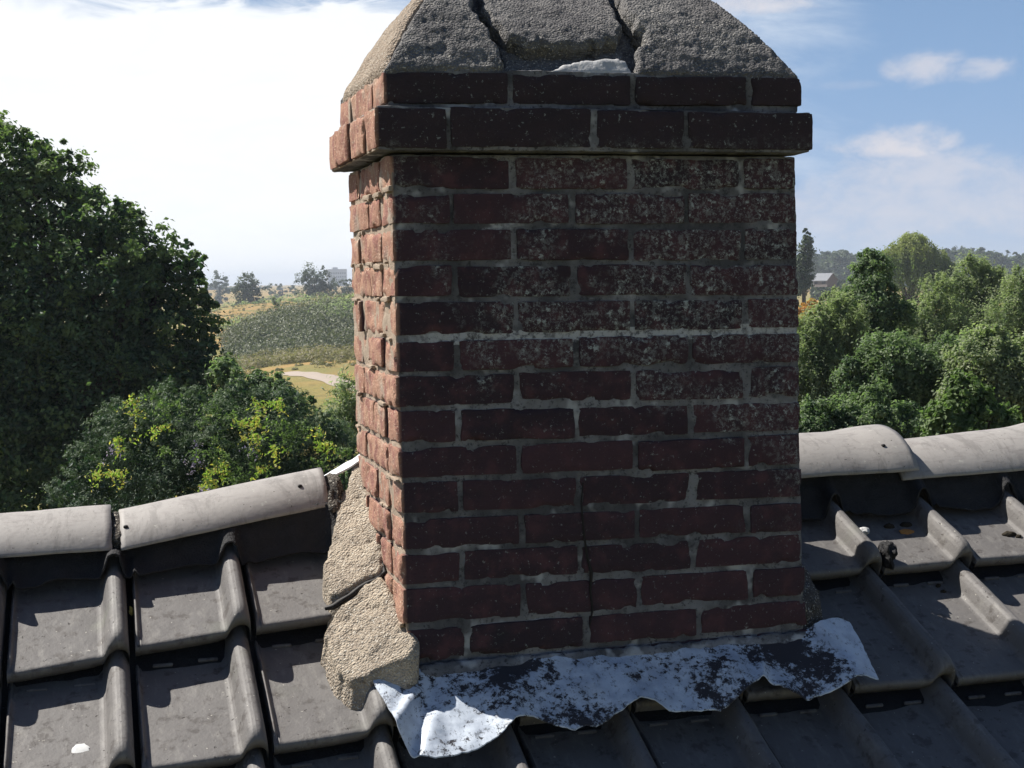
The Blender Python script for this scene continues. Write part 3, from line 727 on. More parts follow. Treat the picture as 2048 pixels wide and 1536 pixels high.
B_ = [(-.011, .154), (-.034, .157), (-.054, .151), (-.084, .148), (-.110, .130), (-.127, .108), (-.126, .066), (-.119, .022), (-.108, -.006), (-.088, -.026), (-.066, -.028), (-.042, -.034), (-.023, -.045), (.004, -.053), (.022, -.03), (.022, .015), (.014, .037), (.008, .068), (.004, .115)]
o = sheet('cement_fillet', A_, .004, fil_top(.085, .45, .014, 51, .006, .0028), fil_bot, CEM, step=.010, jit=.0022, seed=5)
tag(recenter(o, (-.05, .3, .12)), 'upper long piece of beige cement fillet between ridge and crack, left side of chimney', 'cement fillet', 'cement fillets at the foot of the chimney')
fA = o
cpts = [(-.112, .158), (-.098, .152), (-.088, .154), (-.068, .157), (-.058, .158), (-.046, .163), (-.034, .163), (-.022, .162), (-.010, .160), (.002, .168), (.004, .20)]
V, Fq = tube([(a, b, roofz(b) + .085 + .45 * a - .006) for a, b in cpts], [.004, .006, .0062, .0045, .006, .005, .0055, .004, .0055, .004, .002], 7)
V += (vn(V, 90, 3, 2) * .0015)[:, None]
co_ = mk('crack', V, Fq, HOLE, fA); co_.matrix_parent_inverse = Matrix.Translation(-Vector(fA.location))  # dark tube laid in the gap, stands in for the crack's deep shade
o = sheet('cement_fillet', B_, .004, fil_top(.094, .60, .016, 61, .007, .004), fil_bot, CEM, step=.010, jit=.0028, seed=6)
tag(recenter(o, (-.05, .05, 0)), 'lower rounded piece of beige cement fillet at the front left corner of the chimney', 'cement fillet', 'cement fillets at the foot of the chimney')
C_ = [(.765, .44), (.83, .44), (.85, .3), (.862, .15), (.856, .08), (.835, .035), (.80, .012), (.77, .008), (.765, .1)]
o = sheet('cement_fillet', C_, .006, fil_top(.085 + .45 * .77, -.45, .014, 71), fil_bot, m_cement('shaded_cement', (.06, .055, .05), (.11, .1, .09)), step=.012, jit=.003, seed=7)  # darkened copy of the fillet cement, shade painted into its colour
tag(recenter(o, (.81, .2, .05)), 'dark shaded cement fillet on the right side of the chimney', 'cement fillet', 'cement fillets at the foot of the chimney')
# bed of mortar showing between the lowest bricks and the flashing
D_ = [(.03, .004), (.03, -.020), (.10, -.022), (.22, -.010), (.4, -.012), (.6, -.012), (.77, -.014), (.79, .004)]
o = sheet('mortar_bed', D_, .004, lambda P, d: np.stack([P[:, 0], P[:, 1], roofz(P[:, 1]) + .036 + .010 * np.sqrt(np.clip(d / .01, 0, 1)) + vn(np.c_[P, P[:, 0]], 45, 3, 3) * .003], 1), fil_bot, MORTAR, step=.01, jit=.0015, seed=8)
tag(recenter(o, (.4, -.01, 0)), 'thin grey mortar bed between the lowest bricks and the lead flashing', 'mortar bed')
me_ = o.data; a_ = me_.attributes.new('soot', 'FLOAT', 'POINT'); a_.data.foreach_set('value', np.ones(len(me_.vertices), np.float32))  # whole bed takes the mortar tone with shade painted in

# lead flashing draped over the tiles in front
FL = [(-.058, -.019), (-.030, -.006), (-.007, -.004), (.073, -.010), (.181, -.006), (.333, -.008), (.47, -.008), (.589, -.006), (.69, -.006), (.786, .004), (.862, .022), (.879, .014), (.877, -.04), (.869, -.114), (.849, -.12), (.801, -.133), (.742, -.131), (.696, -.124), (.675, -.105), (.658, -.1), (.63, -.106), (.598, -.124), (.544, -.138), (.495, -.139), (.451, -.133), (.429, -.117), (.41, -.117), (.357, -.135), (.306, -.15), (.268, -.153), (.236, -.142), (.209, -.127), (.186, -.129), (.134, -.156), (.087, -.17), (.016, -.183), (-.016, -.173), (-.038, -.156), (-.047, -.096), (-.055, -.049)]
def fl_h(P):
    x, y = P[:, 0], P[:, 1]; t = np.clip(-y / .13, 0, 1.3)
    bumps = sum(np.exp(-((x - c) / wd) ** 2) for c, wd in ((-.05, .024), (.172, .034), (.392, .032), (.612, .032), (.835, .03)))
    h = .038 + .017 * (bumps - .2) * t
    Q = np.stack([x, y * 1.0, 0 * x], 1)
    h += vn(Q, 15, 77, 2) * .0065 + vn(Q * [1, .5, 1], 42, 78, 2) * .0028 + vn(Q, 110, 79, 2) * .0008
    h += .013 * np.exp(-((x - .825) / .045) ** 2) * np.clip(1 + y / .07, 0, 1)
    h += .013 * np.exp(-((x - .805) / .032) ** 2) * np.clip(t * 1.6, 0, 1)
    # two sharp folds
    for (cx, k_, w_, a_) in ((.66, -.35, .010, .012), (.70, .3, .012, -.009), (.005, -.55, .012, .012), (.035, -.5, .014, -.012), (.33, .2, .016, .005)):
        h += a_ * np.exp(-((x - cx + k_ * (y + .06)) / w_) ** 2) * np.clip(t * 1.6, 0, 1)
    # left corner curls up
    h += .012 * np.clip((.05 - x) / .1, 0, 1) * np.clip(1 - np.abs(y + .12) / .08, 0, 1)
    return h
def fl_top(P, d): return np.stack([P[:, 0], P[:, 1], roofz(P[:, 1]) + fl_h(P)], 1)
o = sheet('lead_flashing', FL, .0042, fl_top, lambda P: fl_top(P, 0) - np.array([0, 0, .0022]), LEAD, step=.006, jit=.0007, seed=9)
tag(recenter(o, (.4, -.08, -.05)), 'crumpled grey lead flashing sheet with peeling black paint along the chimney foot', 'lead flashing')
# small bright zinc sheet behind the chimney corner
Wp = [(-.095, .455), (-.06, .48), (-.02, .475), (.03, .50), (.06, .58), (-.10, .58)]
o = sheet('zinc_sheet', [(-.105, .46), (-.07, .44), (-.03, .452), (.05, .452), (.05, .52), (-.10, .52)], .006, lambda P, d: np.stack([P[:, 0], P[:, 1], .262 + .55 * (P[:, 0] + .07).clip(0, 1) + vn(np.c_[P, P[:, 0]], 14, 2, 2) * .006], 1), lambda P: np.stack([P[:, 0], P[:, 1], .258 + .55 * (P[:, 0] + .07).clip(0, 1) + vn(np.c_[P, P[:, 0]], 14, 2, 2) * .006], 1), METAL, step=.01, jit=.001, seed=10)
tag(recenter(o, (-.03, .48, .27)), 'bright folded zinc strip between left ridge tile and back of chimney', 'zinc strip')

# house under the roof
hs = tag(empty('house', (.4, .47, -6.5)), 'brick house whose tiled roof and felt deck carry the chimney', 'house')
EY = 4.2
def slab(name, pts, th, mat):
    n = len(pts); V = list(pts) + [(a, b, c - th) for a, b, c in pts]
    Fq = [list(range(n)), list(range(n, 2 * n))[::-1]] + [[i, i + n, (i + 1) % n + n, (i + 1) % n] for i in range(n)]
    return mk(name, V, Fq, mat, smooth=False)
zr = roofz(.47) - .06
child(slab('roof_deck', [(-4, -EY + .47, zr - TAN * EY), (5, -EY + .47, zr - TAN * EY), (5, .47, zr), (-4, .47, zr)], .03, FELT), hs)
child(slab('roof_deck', [(-4, .47, zr), (5, .47, zr), (5, .47 + EY, zr - TAN * EY), (-4, .47 + EY, zr - TAN * EY)], .03, FELT), hs)
zz_ = zr - TAN * EY
WALLM = m_plain('house_brick', (.25, .12, .08), .9, .3, 14, .004)
V = [(-3.8, .67 - EY, -6.5), (4.8, .67 - EY, -6.5), (4.8, .27 + EY, -6.5), (-3.8, .27 + EY, -6.5), (-3.8, .67 - EY, zz_ + .05), (4.8, .67 - EY, zz_ + .05), (4.8, .27 + EY, zz_ + .05), (-3.8, .27 + EY, zz_ + .05), (-3.8, .47, zr - .06), (4.8, .47, zr - .06)]
child(mk('wall', V, [[0, 1, 5, 4], [2, 3, 7, 6], [1, 2, 6, 9, 5], [3, 0, 4, 8, 7]], WALLM, smooth=False), hs)

# ------------------------------------------------------------------ land
def ground_h(X, Y):
    """height of the land; -6.5 round the house, low dunes behind"""
    az = np.degrees(np.arctan2(X - CAM[0], Y - CAM[1])); d = np.hypot(X - CAM[0], Y - CAM[1])
    z = np.full_like(X, -6.5)
    P = np.stack([X.ravel(), Y.ravel(), 0 * X.ravel()], 1)
    n = vn(P, 1 / 60, 4, 3).reshape(X.shape); n2 = vn(P, 1 / 14, 9, 2).reshape(X.shape)
    def g(a, s, dd, ds, h): return h * np.exp(-((az - a) / s) ** 2 - ((d - dd) / ds) ** 2)
    wd = np.clip((d - 60) / 80, 0, 1)
    z += n * 1.0 * wd + n2 * .18 * wd
    z += g(9.5, 5.0, 178, 34, 4.7)         # thicket dune
    z += g(5.0, 2.2, 290, 60, 2.6)         # golden dunes
    z += g(9.6, 3.5, 330, 60, 4.3)
    z += g(6.3, 1.6, 420, 70, 2.6)
    z += g(12., 4, 500, 90, 4)
    z += g(30, 7, 260, 110, 2.2)
    z += np.clip((d - 500) / 600, 0, 1) * 4.0
    z += g(8.5, 3.2, 118, 18, .8)
    return z
def land():
    rs = np.unique(np.r_[np.linspace(0, 60, 14), np.linspace(60, 620, 170), np.geomspace(620, 4200, 30)])
    a1 = np.radians(np.r_[np.linspace(-20, 45, 260), np.linspace(48, 337, 60)])
    A, Rr = np.meshgrid(a1, rs, indexing='xy'); X = CAM[0] + Rr * np.sin(A); Y = CAM[1] + Rr * np.cos(A)
    Z = ground_h(X, Y); na, nr = len(a1), len(rs)
    V = np.stack([X.ravel(), Y.ravel(), Z.ravel()], 1)
    Fq = np.array([[i * na + j, (i + 1) * na + j, (i + 1) * na + (j + 1) % na, i * na + (j + 1) % na] for i in range(nr - 1) for j in range(na)])
    return V, Fq[:, ::-1]
def m_ground():
    m, k = material('dune_grass'); p = k.pos()
    P2 = k.vmath('MULTIPLY', p, (1, 1, .2))
    gold = k.mix(k.noise(P2, .25, 5, .65), (0.33, 0.225, 0.085), (0.235, 0.195, 0.075))
    green = k.mix(k.noise(P2, .6, 5, .65), (0.15, 0.165, 0.045), (0.24, 0.225, 0.07))
    c = k.mix(k.ss(k.noise(P2, .035, 8, .72, .5), .36, .58), gold, green)
    c = k.mix(k.math('MULTIPLY', k.ss(k.noise(P2, 1.1, 6, .75), .48, .62), .55), c, (0.10, 0.10, 0.045))
    x, y, z = k.sep(p)
    c = k.mix(k.math('MULTIPLY', k.ss(k.noise(P2, .12, 4, .6), .58, .68), .6), c, (0.10, 0.105, 0.04))
    c = k.mix(k.ss(k.math('ADD', z, k.math('MULTIPLY', k.noise(P2, .1, 3), 1.0)), -5.9, -5.2), c, k.mix(k.ss(k.noise(P2, .08, 4), .45, .6), (0.33, 0.215, 0.085), (0.20, 0.185, 0.07)))
    k.out(k.bsdf(c, .95, k.bump(k.noise(P2, 3, 5, .7), .15, .8), spec=.1)); return m
V, Fq = land(); tag(mk('ground', V, Fq, m_ground()), kind='structure')
def gz(x, y): return float(ground_h(np.array([[x]]), np.array([[y]]))[0, 0])
# sandy path
ps = []
for u, D in ((560, 112), (600, 110), (640, 107), (690, 101), (740, 96), (800, 90), (900, 84)):
    p = at(u, 700, D); ps.append((p[0], p[1]))
ps = np.array(ps); tt = np.linspace(0, len(ps) - 1, 60); px = np.interp(tt, range(len(ps)), ps[:, 0]); py = np.interp(tt, range(len(ps)), ps[:, 1])
tx, ty = np.gradient(px), np.gradient(py); L_ = np.hypot(tx, ty); V = []
for i in range(60):
    for s in np.linspace(-1, 1, 7):
        wv = .95 + .12 * math.sin(i * .7); X = px[i] - ty[i] / L_[i] * s * wv; Y = py[i] + tx[i] / L_[i] * s * wv; V.append((X, Y, gz(X, Y) + .06 - .03 * s * s))
tag(mk('path', V, np.array([[i * 7 + j, i * 7 + j + 1, (i + 1) * 7 + j + 1, (i + 1) * 7 + j] for i in range(59) for j in range(6)])[:, ::-1], m_plain('pale_sand', (.36, .30, .25), .95, .15, 2)), kind='structure')

# ------------------------------------------------------------------ plants
def leaves(C_, N_, size, ratio, r, rnd, tip, curl=.25):
    """folded leaf quads at centres C_ facing roughly along N_"""
    n = len(C_); N_ = N_ + r.normal(0, .55, (n, 3)); N_ /= np.linalg.norm(N_, axis=1, keepdims=True) + 1e-9
    T = r.normal(0, 1, (n, 3)); T -= (T * N_).sum(1, keepdims=True) * N_; T /= np.linalg.norm(T, axis=1, keepdims=True) + 1e-9
    B = np.cross(N_, T); s = (size * r.uniform(.6, 1.35, n))[:, None]; wv = s * ratio
    V = np.stack([C_ - T * s * .5, C_ + B * wv * .5 + N_ * s * curl * .3, C_ + T * s * .5 - N_ * s * curl * .4, C_ - B * wv * .5 + N_ * s * curl * .3], 1).reshape(-1, 3)
    F_q = np.arange(n * 4).reshape(n, 4)
    return V, F_q, np.repeat(rnd, 4), np.repeat(tip, 4)
def crown_pts(blobs, n, r, clump=.32, seed=0, inner=.25, nclump=None, stretch=1.0):
    """points in clumps on the shells of many ellipsoids (x,y,z,rx,ry,rz)"""
    B = np.array(blobs, float); ar = np.maximum(B[:, 3] * B[:, 5], 1e-4); pr = ar / ar.sum()
    nc = nclump or max(20, n // 45); idx = r.choice(len(B), nc, p=pr)
    d = r.normal(0, 1, (nc, 3)); d /= np.linalg.norm(d, axis=1, keepdims=True)
    rad = np.where(r.random(nc) < inner, r.uniform(.45, .85, nc), r.uniform(.82, 1.16, nc))
    cc = B[idx, :3] + d * B[idx, 3:6] * rad[:, None]
    csz = B[idx, 3:6].mean(1) * clump * r.uniform(.6, 1.3, nc)
    ci = r.integers(0, nc, n); off = r.normal(0, 1, (n, 3)); off /= np.linalg.norm(off, axis=1, keepdims=True) + 1e-9
    off *= (r.random(n) ** .5 * np.where(r.random(n) < .18, 1.9, 1.0))[:, None]
    off = off * np.array([1 / math.sqrt(stretch), 1 / math.sqrt(stretch), stretch])
    P = cc[ci] + off * csz[ci][:, None] * np.array([1, 1, .75])
    Nn = d[ci] * .6 + off * .6 + np.array([0, 0, .45])
    return P, Nn, cc, ci, r.random(nc)
def tree(name, label, cat, blobs, n, size, mat, base=None, ratio=.55, group=None, seed=1, clump=.32, inner=.25, trunk=.18, fill=0, sprigs=0, part='crown', limbs=6, nclump=None, tipz=None, droop=0, stretch=1.0):
    r = np.random.default_rng(seed); blobs = [tuple(b) for b in blobs]
    for b in list(blobs):            # smaller boughs that break the outline
        for _ in range(3):
            d_ = r.normal(0, 1, 3); d_[2] = abs(d_[2]); d_ /= np.linalg.norm(d_); f_ = r.uniform(.26, .46)
            blobs.append((b[0] + d_[0] * b[3] * .78, b[1] + d_[1] * b[4] * .78, b[2] + d_[2] * b[5] * .78, b[3] * f_, b[4] * f_, b[5] * f_ * 1.25))
    B = np.array(blobs, float)
    if base is None:
        c = (B[:, :3] * B[:, 3:4]).sum(0) / B[:, 3].sum(); base = np.array([c[0], c[1], gz(c[0], c[1])])
    root = tag(empty(name, tuple(base)), label, cat, group)
    P, Nn, cc, ci, cr_ = crown_pts(blobs, n, r, clump, seed, inner, nclump, stretch)
    zt, zb = (B[:, 2] + B[:, 5]).max(), (B[:, 2] - B[:, 5]).min()
    if droop:
        P[:, 2] -= r.random(len(P)) ** 1.3 * droop
    tip = np.clip((P[:, 2] - zb) / (zt - zb), 0, 1) * .6 + cr_[ci] * .4  # higher leaves lighter: sunlit crown top painted in, plus random clump tone
    if tipz is not None: tip = np.clip((P[:, 2] - tipz) / (zt - tipz), 0, 1) * .7 + cr_[ci] * .3
    rnd = np.clip(cr_[ci] * .6 + r.random(len(P)) * .4, 0, 1)
    if sprigs:
        m = 26; k_ = r.choice(len(cc), sprigs); up = cc[k_][:, None, :] + np.array([0, 0, 1.0]) * (np.linspace(0, 1, m)[None, :, None] * (B[:, 3].mean() * clump * 1.9)) + r.normal(0, size * .5, (sprigs, m, 3))
        P = np.concatenate([P, up.reshape(-1, 3)]); Nn = np.concatenate([Nn, r.normal(0, 1, (sprigs * m, 3))]); rnd = np.concatenate([rnd, np.repeat(r.random(sprigs), m)]); tip = np.concatenate([tip, np.full(sprigs * m, .7)])
    V, Fq, a, b = leaves(P - base, Nn, size, ratio, r, rnd, tip)
    if fill:
        nf = fill; ix = r.choice(len(B), nf, p=B[:, 3] ** 2 / (B[:, 3] ** 2).sum()); d = r.normal(0, 1, (nf, 3)); d /= np.linalg.norm(d, axis=1, keepdims=True)
        Pf = B[ix, :3] + d * B[ix, 3:6] * (r.random(nf) ** .5 * .82)[:, None]
        V2, F2, a2, b2 = leaves(Pf - base, d, B[:, 3].mean() * .28, .8, r, r.random(nf) * .4, np.zeros(nf))
        Fq = np.concatenate([Fq, F2 + len(V)]); V = np.concatenate([V, V2]); a = np.concatenate([a, a2]); b = np.concatenate([b, b2])
    mk(part, V, Fq, mat, root, False, {'rnd': a, 'tip': b})
    # trunk and limbs
    tr = Acc(); top = B[:, :3].mean(0) - base; hgt = max(top[2], .3)
    V, Fq = tube([(0, 0, -.2), (trunk * .15, 0, hgt * .35), tuple(top * [.5, .5, .75]), tuple(top)], [trunk * 1.3, trunk, trunk * .75, trunk * .3], 8); tr.add(V, Fq)
    for i in r.choice(len(B), min(limbs, len(B)), replace=False):
        q = B[i, :3] - base; s_ = top * [.3, .3, .55]
        V, Fq = tube([s_, (s_ + q) / 2 + [0, 0, .05 * hgt], q], [trunk * .5, trunk * .3, trunk * .1], 6); tr.add(V, Fq)
    tr.build('trunk', BARK, root)
    return root
def pb(u, v, D, rp, asp=1.0, deep=1.0):
    """crown ellipsoid given by its picture centre, distance and picture radius"""
    p = at(u, v, D); r_ = rp * D / 3000; return (*p, r_, r_ * deep, r_ * asp)
L_TREE = m_leaf('broad_leaf_dark', (.028, .060, .035), (.064, .112, .056), (.17, .23, .085), .36)
L_CON = m_leaf('conifer_needles', (.03, .062, .042), (.068, .115, .066), (.10, .15, .07), .2)
L_YEL = m_leaf('yellowing_leaf', (.24, .38, .07), (.36, .44, .10), (.50, .40, .12), .45)
L_GRN = m_leaf('fresh_leaf', (.09, .14, .05), (.16, .22, .085), None, .4)
L_MID = m_leaf('willow_shrub_leaf', (.12, .16, .095), (.235, .27, .165), (.30, .33, .20), .44)
L_DRK = m_leaf('orchard_leaf', (.052, .09, .048), (.13, .185, .10), (.19, .245, .13), .4)
L_WIL = m_leaf('weeping_willow_leaf', (.11, .16, .055), (.19, .25, .085), (.27, .29, .11))
L_FAR = m_leaf('far_leaf', (.035, .06, .03), (.07, .10, .045), (.09, .12, .05), .2)
L_GOR = m_leaf('gorse', (.065, .082, .045), (.115, .13, .075), (.155, .165, .10), .15)
L_TAN = m_leaf('dry_seed_grass', (.13, .135, .055), (.27, .22, .12), None, .3)
L_WHT = m_leaf('pale_blossom', (.32, .34, .22), (.5, .52, .4), None, .3)
L_ORG = m_leaf('orange_bush_leaf', (.5, .24, .07), (.62, .36, .12), None, .3)
L_PUR = m_leaf('purple_blossom', (.22, .17, .38), (.38, .3, .52), None, .4)

# big tree at the left edge
D = 21
bl = [pb(20, 350, D, 95), pb(-70, 330, D, 110), pb(120, 400, D, 85), pb(60, 470, D, 130), pb(200, 470, D + .6, 80), pb(270, 520, D, 85), pb(330, 560, D, 70), pb(385, 535, D - .3, 34), pb(375, 500, D, 22),
      pb(-20, 620, D, 230), pb(160, 620, D, 190), pb(300, 660, D, 120), pb(370, 660, D, 70), pb(395, 740, D, 66), pb(60, 830, D, 260), pb(250, 830, D, 180), pb(380, 830, D, 90), pb(-150, 500, D, 200), pb(100, 1020, D, 240), pb(410, 600, D, 30), pb(60, 300, D, 40), pb(128, 330, D, 34), pb(250, 430, D, 34), pb(-200, 800, D, 280), pb(430, 790, D, 50)]
tree('broadleaf_tree', 'tall dark green broadleaf tree filling the left edge behind the ridge', 'tree', bl, 200000, .072, L_TREE, seed=3, clump=.2, fill=9000, sprigs=260, trunk=.3, ratio=.62, limbs=10, nclump=3800)
# conifer shrub in front of it
D = 11
bl = [pb(175, 930, D, 50), pb(150, 990, D, 50), pb(240, 870, D, 62), pb(330, 840, D, 66), pb(300, 930, D, 90), pb(420, 850, D, 66), pb(420, 940, D, 100), pb(530, 830, D, 60), pb(560, 900, D, 90), pb(640, 890, D, 62), pb(690, 920, D, 62), pb(220, 1010, D, 80), pb(600, 960, D, 80), pb(480, 790, D, 30), pb(575, 800, D, 36), pb(380, 800, D, 30), pb(660, 850, D, 30), pb(400, 1080, D, 160), pb(600, 1060, D, 120)]
tree('conifer_shrub', 'dark green needled shrub overgrown with yellowing vine behind the left ridge tiles', 'shrub', bl, 150000, .032, L_CON, seed=5, clump=.22, fill=5000, sprigs=240, trunk=.08, ratio=.16, nclump=3000, part='foliage')
# climbing vine: clusters of pinnate leaves and blossom racemes
vr = empty('climbing_vine', tuple(np.array([*at(430, 900, 10.8)[:2], -6.5])))
tag(vr, 'climbing vine with yellow and lime green leaf clusters trailing over the needled shrub', 'vine')
base = np.array(vr.location); r = np.random.default_rng(8)
def vine(spots, n, mat, size, name, sp=.10):
    Ps = []
    for (u, v, rp) in spots:
        c = at(u, v, 10.15 + r.uniform(-.25, .15)); m = int(n * rp / 14)
        # leaves set in pairs along short drooping stalks
        for _ in range(max(3, m // 9)):
            s0 = c + r.normal(0, rp * 10.3 / 3000 * .42, 3) * [1, .5, .8]; dr = r.normal(0, 1, 3) + [0, 0, .1]; dr /= np.linalg.norm(dr)
            q = np.linspace(0, 1, 9)[:, None]; Ps.append(s0 + dr * q * .085 + np.array([0, 0, -.03]) * q ** 2 + r.normal(0, .009, (9, 3)))
    P = np.concatenate(Ps) - base; N = r.normal(0, .5, P.shape) + [-.3, -.6, .7]
    V, Fq, a, b = leaves(P, N, size, .42, r, r.random(len(P)), r.random(len(P))); mk(name, V, Fq, mat, vr, False, {'rnd': a, 'tip': b})
vine([(268, 803, 14), (320, 855, 16), (236, 882, 15), (196, 946, 17), (240, 948, 14), (440, 935, 28), (418, 965, 18), (520, 812, 16), (512, 850, 18), (557, 812, 16), (508, 880, 18), (636, 868, 10), (648, 898, 17), (550, 900, 14), (368, 1000, 8), (520, 940, 10), (276, 832, 9), (405, 975, 12), (480, 845, 10)], 95, L_YEL, .027, 'yellow_leaves')
vine([(450, 928, 30), (480, 960, 20), (415, 840, 14), (420, 820, 12), (470, 835, 14), (330, 812, 18), (400, 905, 12), (540, 965, 14), (560, 850, 24), (580, 880, 22), (310, 790, 12), (355, 810, 12), (690, 905, 16), (600, 850, 16), (330, 900, 14), (430, 880, 12), (500, 920, 12), (640, 930, 14)], 95, L_GRN, .028, 'green_leaves')
vine([(226, 902, 8), (384, 925, 10), (388, 900, 7), (412, 975, 8), (506, 900, 7)], 70, L_PUR, .02, 'blossom')
# feathery light bush close to the chimney's left edge
D = 12.5
tree('feathery_bush', 'light green feathery bush rising beside the left edge of the chimney', 'shrub', [pb(690, 850, D, 40, 1.4), pb(700, 800, D, 30, 1.6), pb(660, 880, D, 30), pb(720, 850, D, 50, 1.6)], 9000, .05, L_MID, seed=12, ratio=.2, clump=.4, trunk=.04, sprigs=60, part='foliage')
tree('leafy_bush', 'dark leafy bush between the big left tree and the dry grass', 'shrub', [pb(490, 790, 19, 50), pb(540, 800, 19, 40), pb(450, 760, 19, 40), pb(590, 830, 19, 40), pb(520, 860, 19, 80)], 16000, .07, L_DRK, seed=13, trunk=.08, part='foliage', fill=600)

# right hand thicket of trees and shrubs
def rt(label, bl, n, size, mat, seed, **k):
    k.setdefault('clump', .26); k.setdefault('nclump', n // 30); k.setdefault('stretch', 1.7 if mat is L_MID else 1.15); k.setdefault('sprigs', 50)
    return tree('leafy_tree', label, 'tree', bl, int(n * 1.8), size * .72, mat, seed=seed, group='trees and shrubs right of the chimney', **k)
D = 19
rt('dark green tree with pointed top between the far house and the willow', [pb(1745, 560, D, 40, 1.3), pb(1742, 525, D, 22, 1.3), pb(1735, 610, D, 52), pb(1770, 640, D, 50), pb(1720, 660, D, 55), pb(1750, 740, D, 80)], 26000, .062, L_DRK, 21, fill=900, sprigs=40)
D = 17
rt('light green willow shrub touching the right edge of the chimney', [pb(1650, 660, D, 50), pb(1625, 700, D, 50), pb(1690, 640, D, 42), pb(1660, 740, D, 60), pb(1640, 800, D, 66), pb(1600, 760, D, 60), pb(1700, 700, D, 40)], 36000, .055, L_MID, 22, ratio=.35, fill=900, sprigs=60)
D = 30
rt('pale green willow shrub with rounded top right of the dark pointed tree', [pb(1870, 590, D, 34, 1.2), pb(1875, 640, D, 50), pb(1850, 690, D, 50), pb(1900, 690, D, 50), pb(1830, 650, D, 30), pb(1870, 740, D, 70)], 26000, .08, L_MID, 23, ratio=.4, fill=600)
D = 34
rt('tall pale green willow shrub below the far forest, second from the right', [pb(1950, 560, D, 42), pb(1985, 570, D, 36), pb(1930, 600, D, 50), pb(1985, 620, D, 62), pb(1940, 660, D, 60)], 26000, .085, L_MID, 24, ratio=.4, fill=600)
rt('grey green shrub at the right edge below the far forest', [pb(2045, 580, 28, 40), pb(2030, 640, 28, 52), pb(2070, 650, 28, 60), pb(2020, 700, 28, 40)], 20000, .075, L_MID, 25, ratio=.4, fill=500)
rt('low pale green shrub left of the willow, behind the pointed tree', [pb(1800, 640, 40, 40), pb(1840, 680, 36, 50), pb(1690, 600, 44, 26), pb(1660, 610, 44, 24)], 12000, .10, L_MID, 26, ratio=.4, fill=300)
D = 15
rt('dense mid green bush in the middle of the right hand thicket', [pb(1780, 730, D, 60), pb(1840, 760, D, 66), pb(1760, 800, D, 66), pb(1900, 740, D, 60), pb(1830, 830, D, 60), pb(1720, 760, D, 44)], 36000, .052, L_DRK, 27, fill=900, sprigs=60)
D = 14
rt('leafy green bush below the right edge willow shrubs', [pb(1960, 730, D, 60), pb(2010, 770, D, 66), pb(1930, 800, D, 50), pb(2060, 760, D, 70), pb(1990, 830, D, 50)], 34000, .05, L_MID, 28, fill=900)
D = 10.5
rt('bright green maple like bush just above the right ridge tile', [pb(1935, 800, D, 40), pb(1900, 835, D, 40), pb(1960, 840, D, 46), pb(1925, 770, D, 22), pb(2000, 860, D, 40), pb(1900, 880, D, 50)], 13000, .05, L_GRN, 29, fill=500, ratio=.7)
D = 12
rt('deep green shaded bush behind the ridge tile by the chimney', [pb(1640, 850, D, 50), pb(1720, 850, D, 60), pb(1790, 850, D, 50), pb(1680, 900, D, 70), pb(1820, 890, D, 60), pb(1600, 880, D, 60), pb(1750, 790, D, 28)], 26000, .045, L_DRK, 30, fill=1500)
tree('orange_bush', 'orange leaved bush peeping out right of the chimney below the far house', 'shrub', [pb(1612, 620, 70, 14), pb(1622, 606, 70, 9), pb(1600, 640, 70, 20)], 2600, .16, L_ORG, seed=31, part='foliage', trunk=.06)
# weeping willow with hanging curtains
def willow():
    D = 150; r = np.random.default_rng(44); bl = [pb(1825, 500, D, 42, .8), pb(1790, 515, D, 28), pb(1860, 520, D, 34, .9), pb(1825, 480, D, 26, .6), pb(1885, 535, D, 22)]
    B = np.array(bl); c = at(1822, 594, D); base = np.array([c[0], c[1], gz(c[0], c[1])]); root = tag(empty('weeping_willow', tuple(base)), 'large round weeping willow standing in the field before the far forest', 'tree')
    ns = 620; ix = r.integers(0, len(B), ns); d = r.normal(0, 1, (ns, 3)); d[:, 2] = np.abs(d[:, 2]) * .9; d /= np.linalg.norm(d, axis=1, keepdims=True)
    s0 = B[ix, :3] + d * B[ix, 3:6]; L = r.uniform(1.4, 5.2, ns); m = 34; q = np.linspace(0, 1, m)
    P = s0[:, None, :] + np.stack([d[:, 0:1] * q * .6, d[:, 1:2] * q * .6, -L[:, None] * q], -1) + r.normal(0, .10, (ns, m, 3))
    P = P.reshape(-1, 3); rn = np.repeat(r.random(ns), m); tp = np.clip((P[:, 2] - (B[:, 2].min() - 2)) / 5, 0, 1)
    V, Fq, a, b = leaves(P - base, np.repeat(d, m, 0), .30, .4, r, rn, tp); mk('crown', V, Fq, L_WIL, root, False, {'rnd': a, 'tip': b})
    V, Fq = tube([(0, 0, -.2), (.1, 0, 1.5), (0, .2, 3.4), (.3, 0, 6)], [.6, .45, .4, .2], 8); ac = Acc(); ac.add(V, Fq)
    for b_ in B: V, Fq = tube([(0, .2, 2.8), tuple((b_[:3] - base) * .6 + [0, 0, .6]), tuple(b_[:3] - base)], [.3, .2, .08], 6); ac.add(V, Fq)
    ac.build('trunk', BARK, root)
willow()
tree('poplar', 'slim columnar poplar beside the right edge of the chimney', 'tree', [pb(1611, 500, 170, 13, 2.6), pb(1609, 545, 170, 17, 2.0), pb(1600, 560, 170, 18, 1.8), pb(1612, 480, 170, 9, 2)], 9000, .30, L_FAR, seed=50, trunk=.25, fill=300)
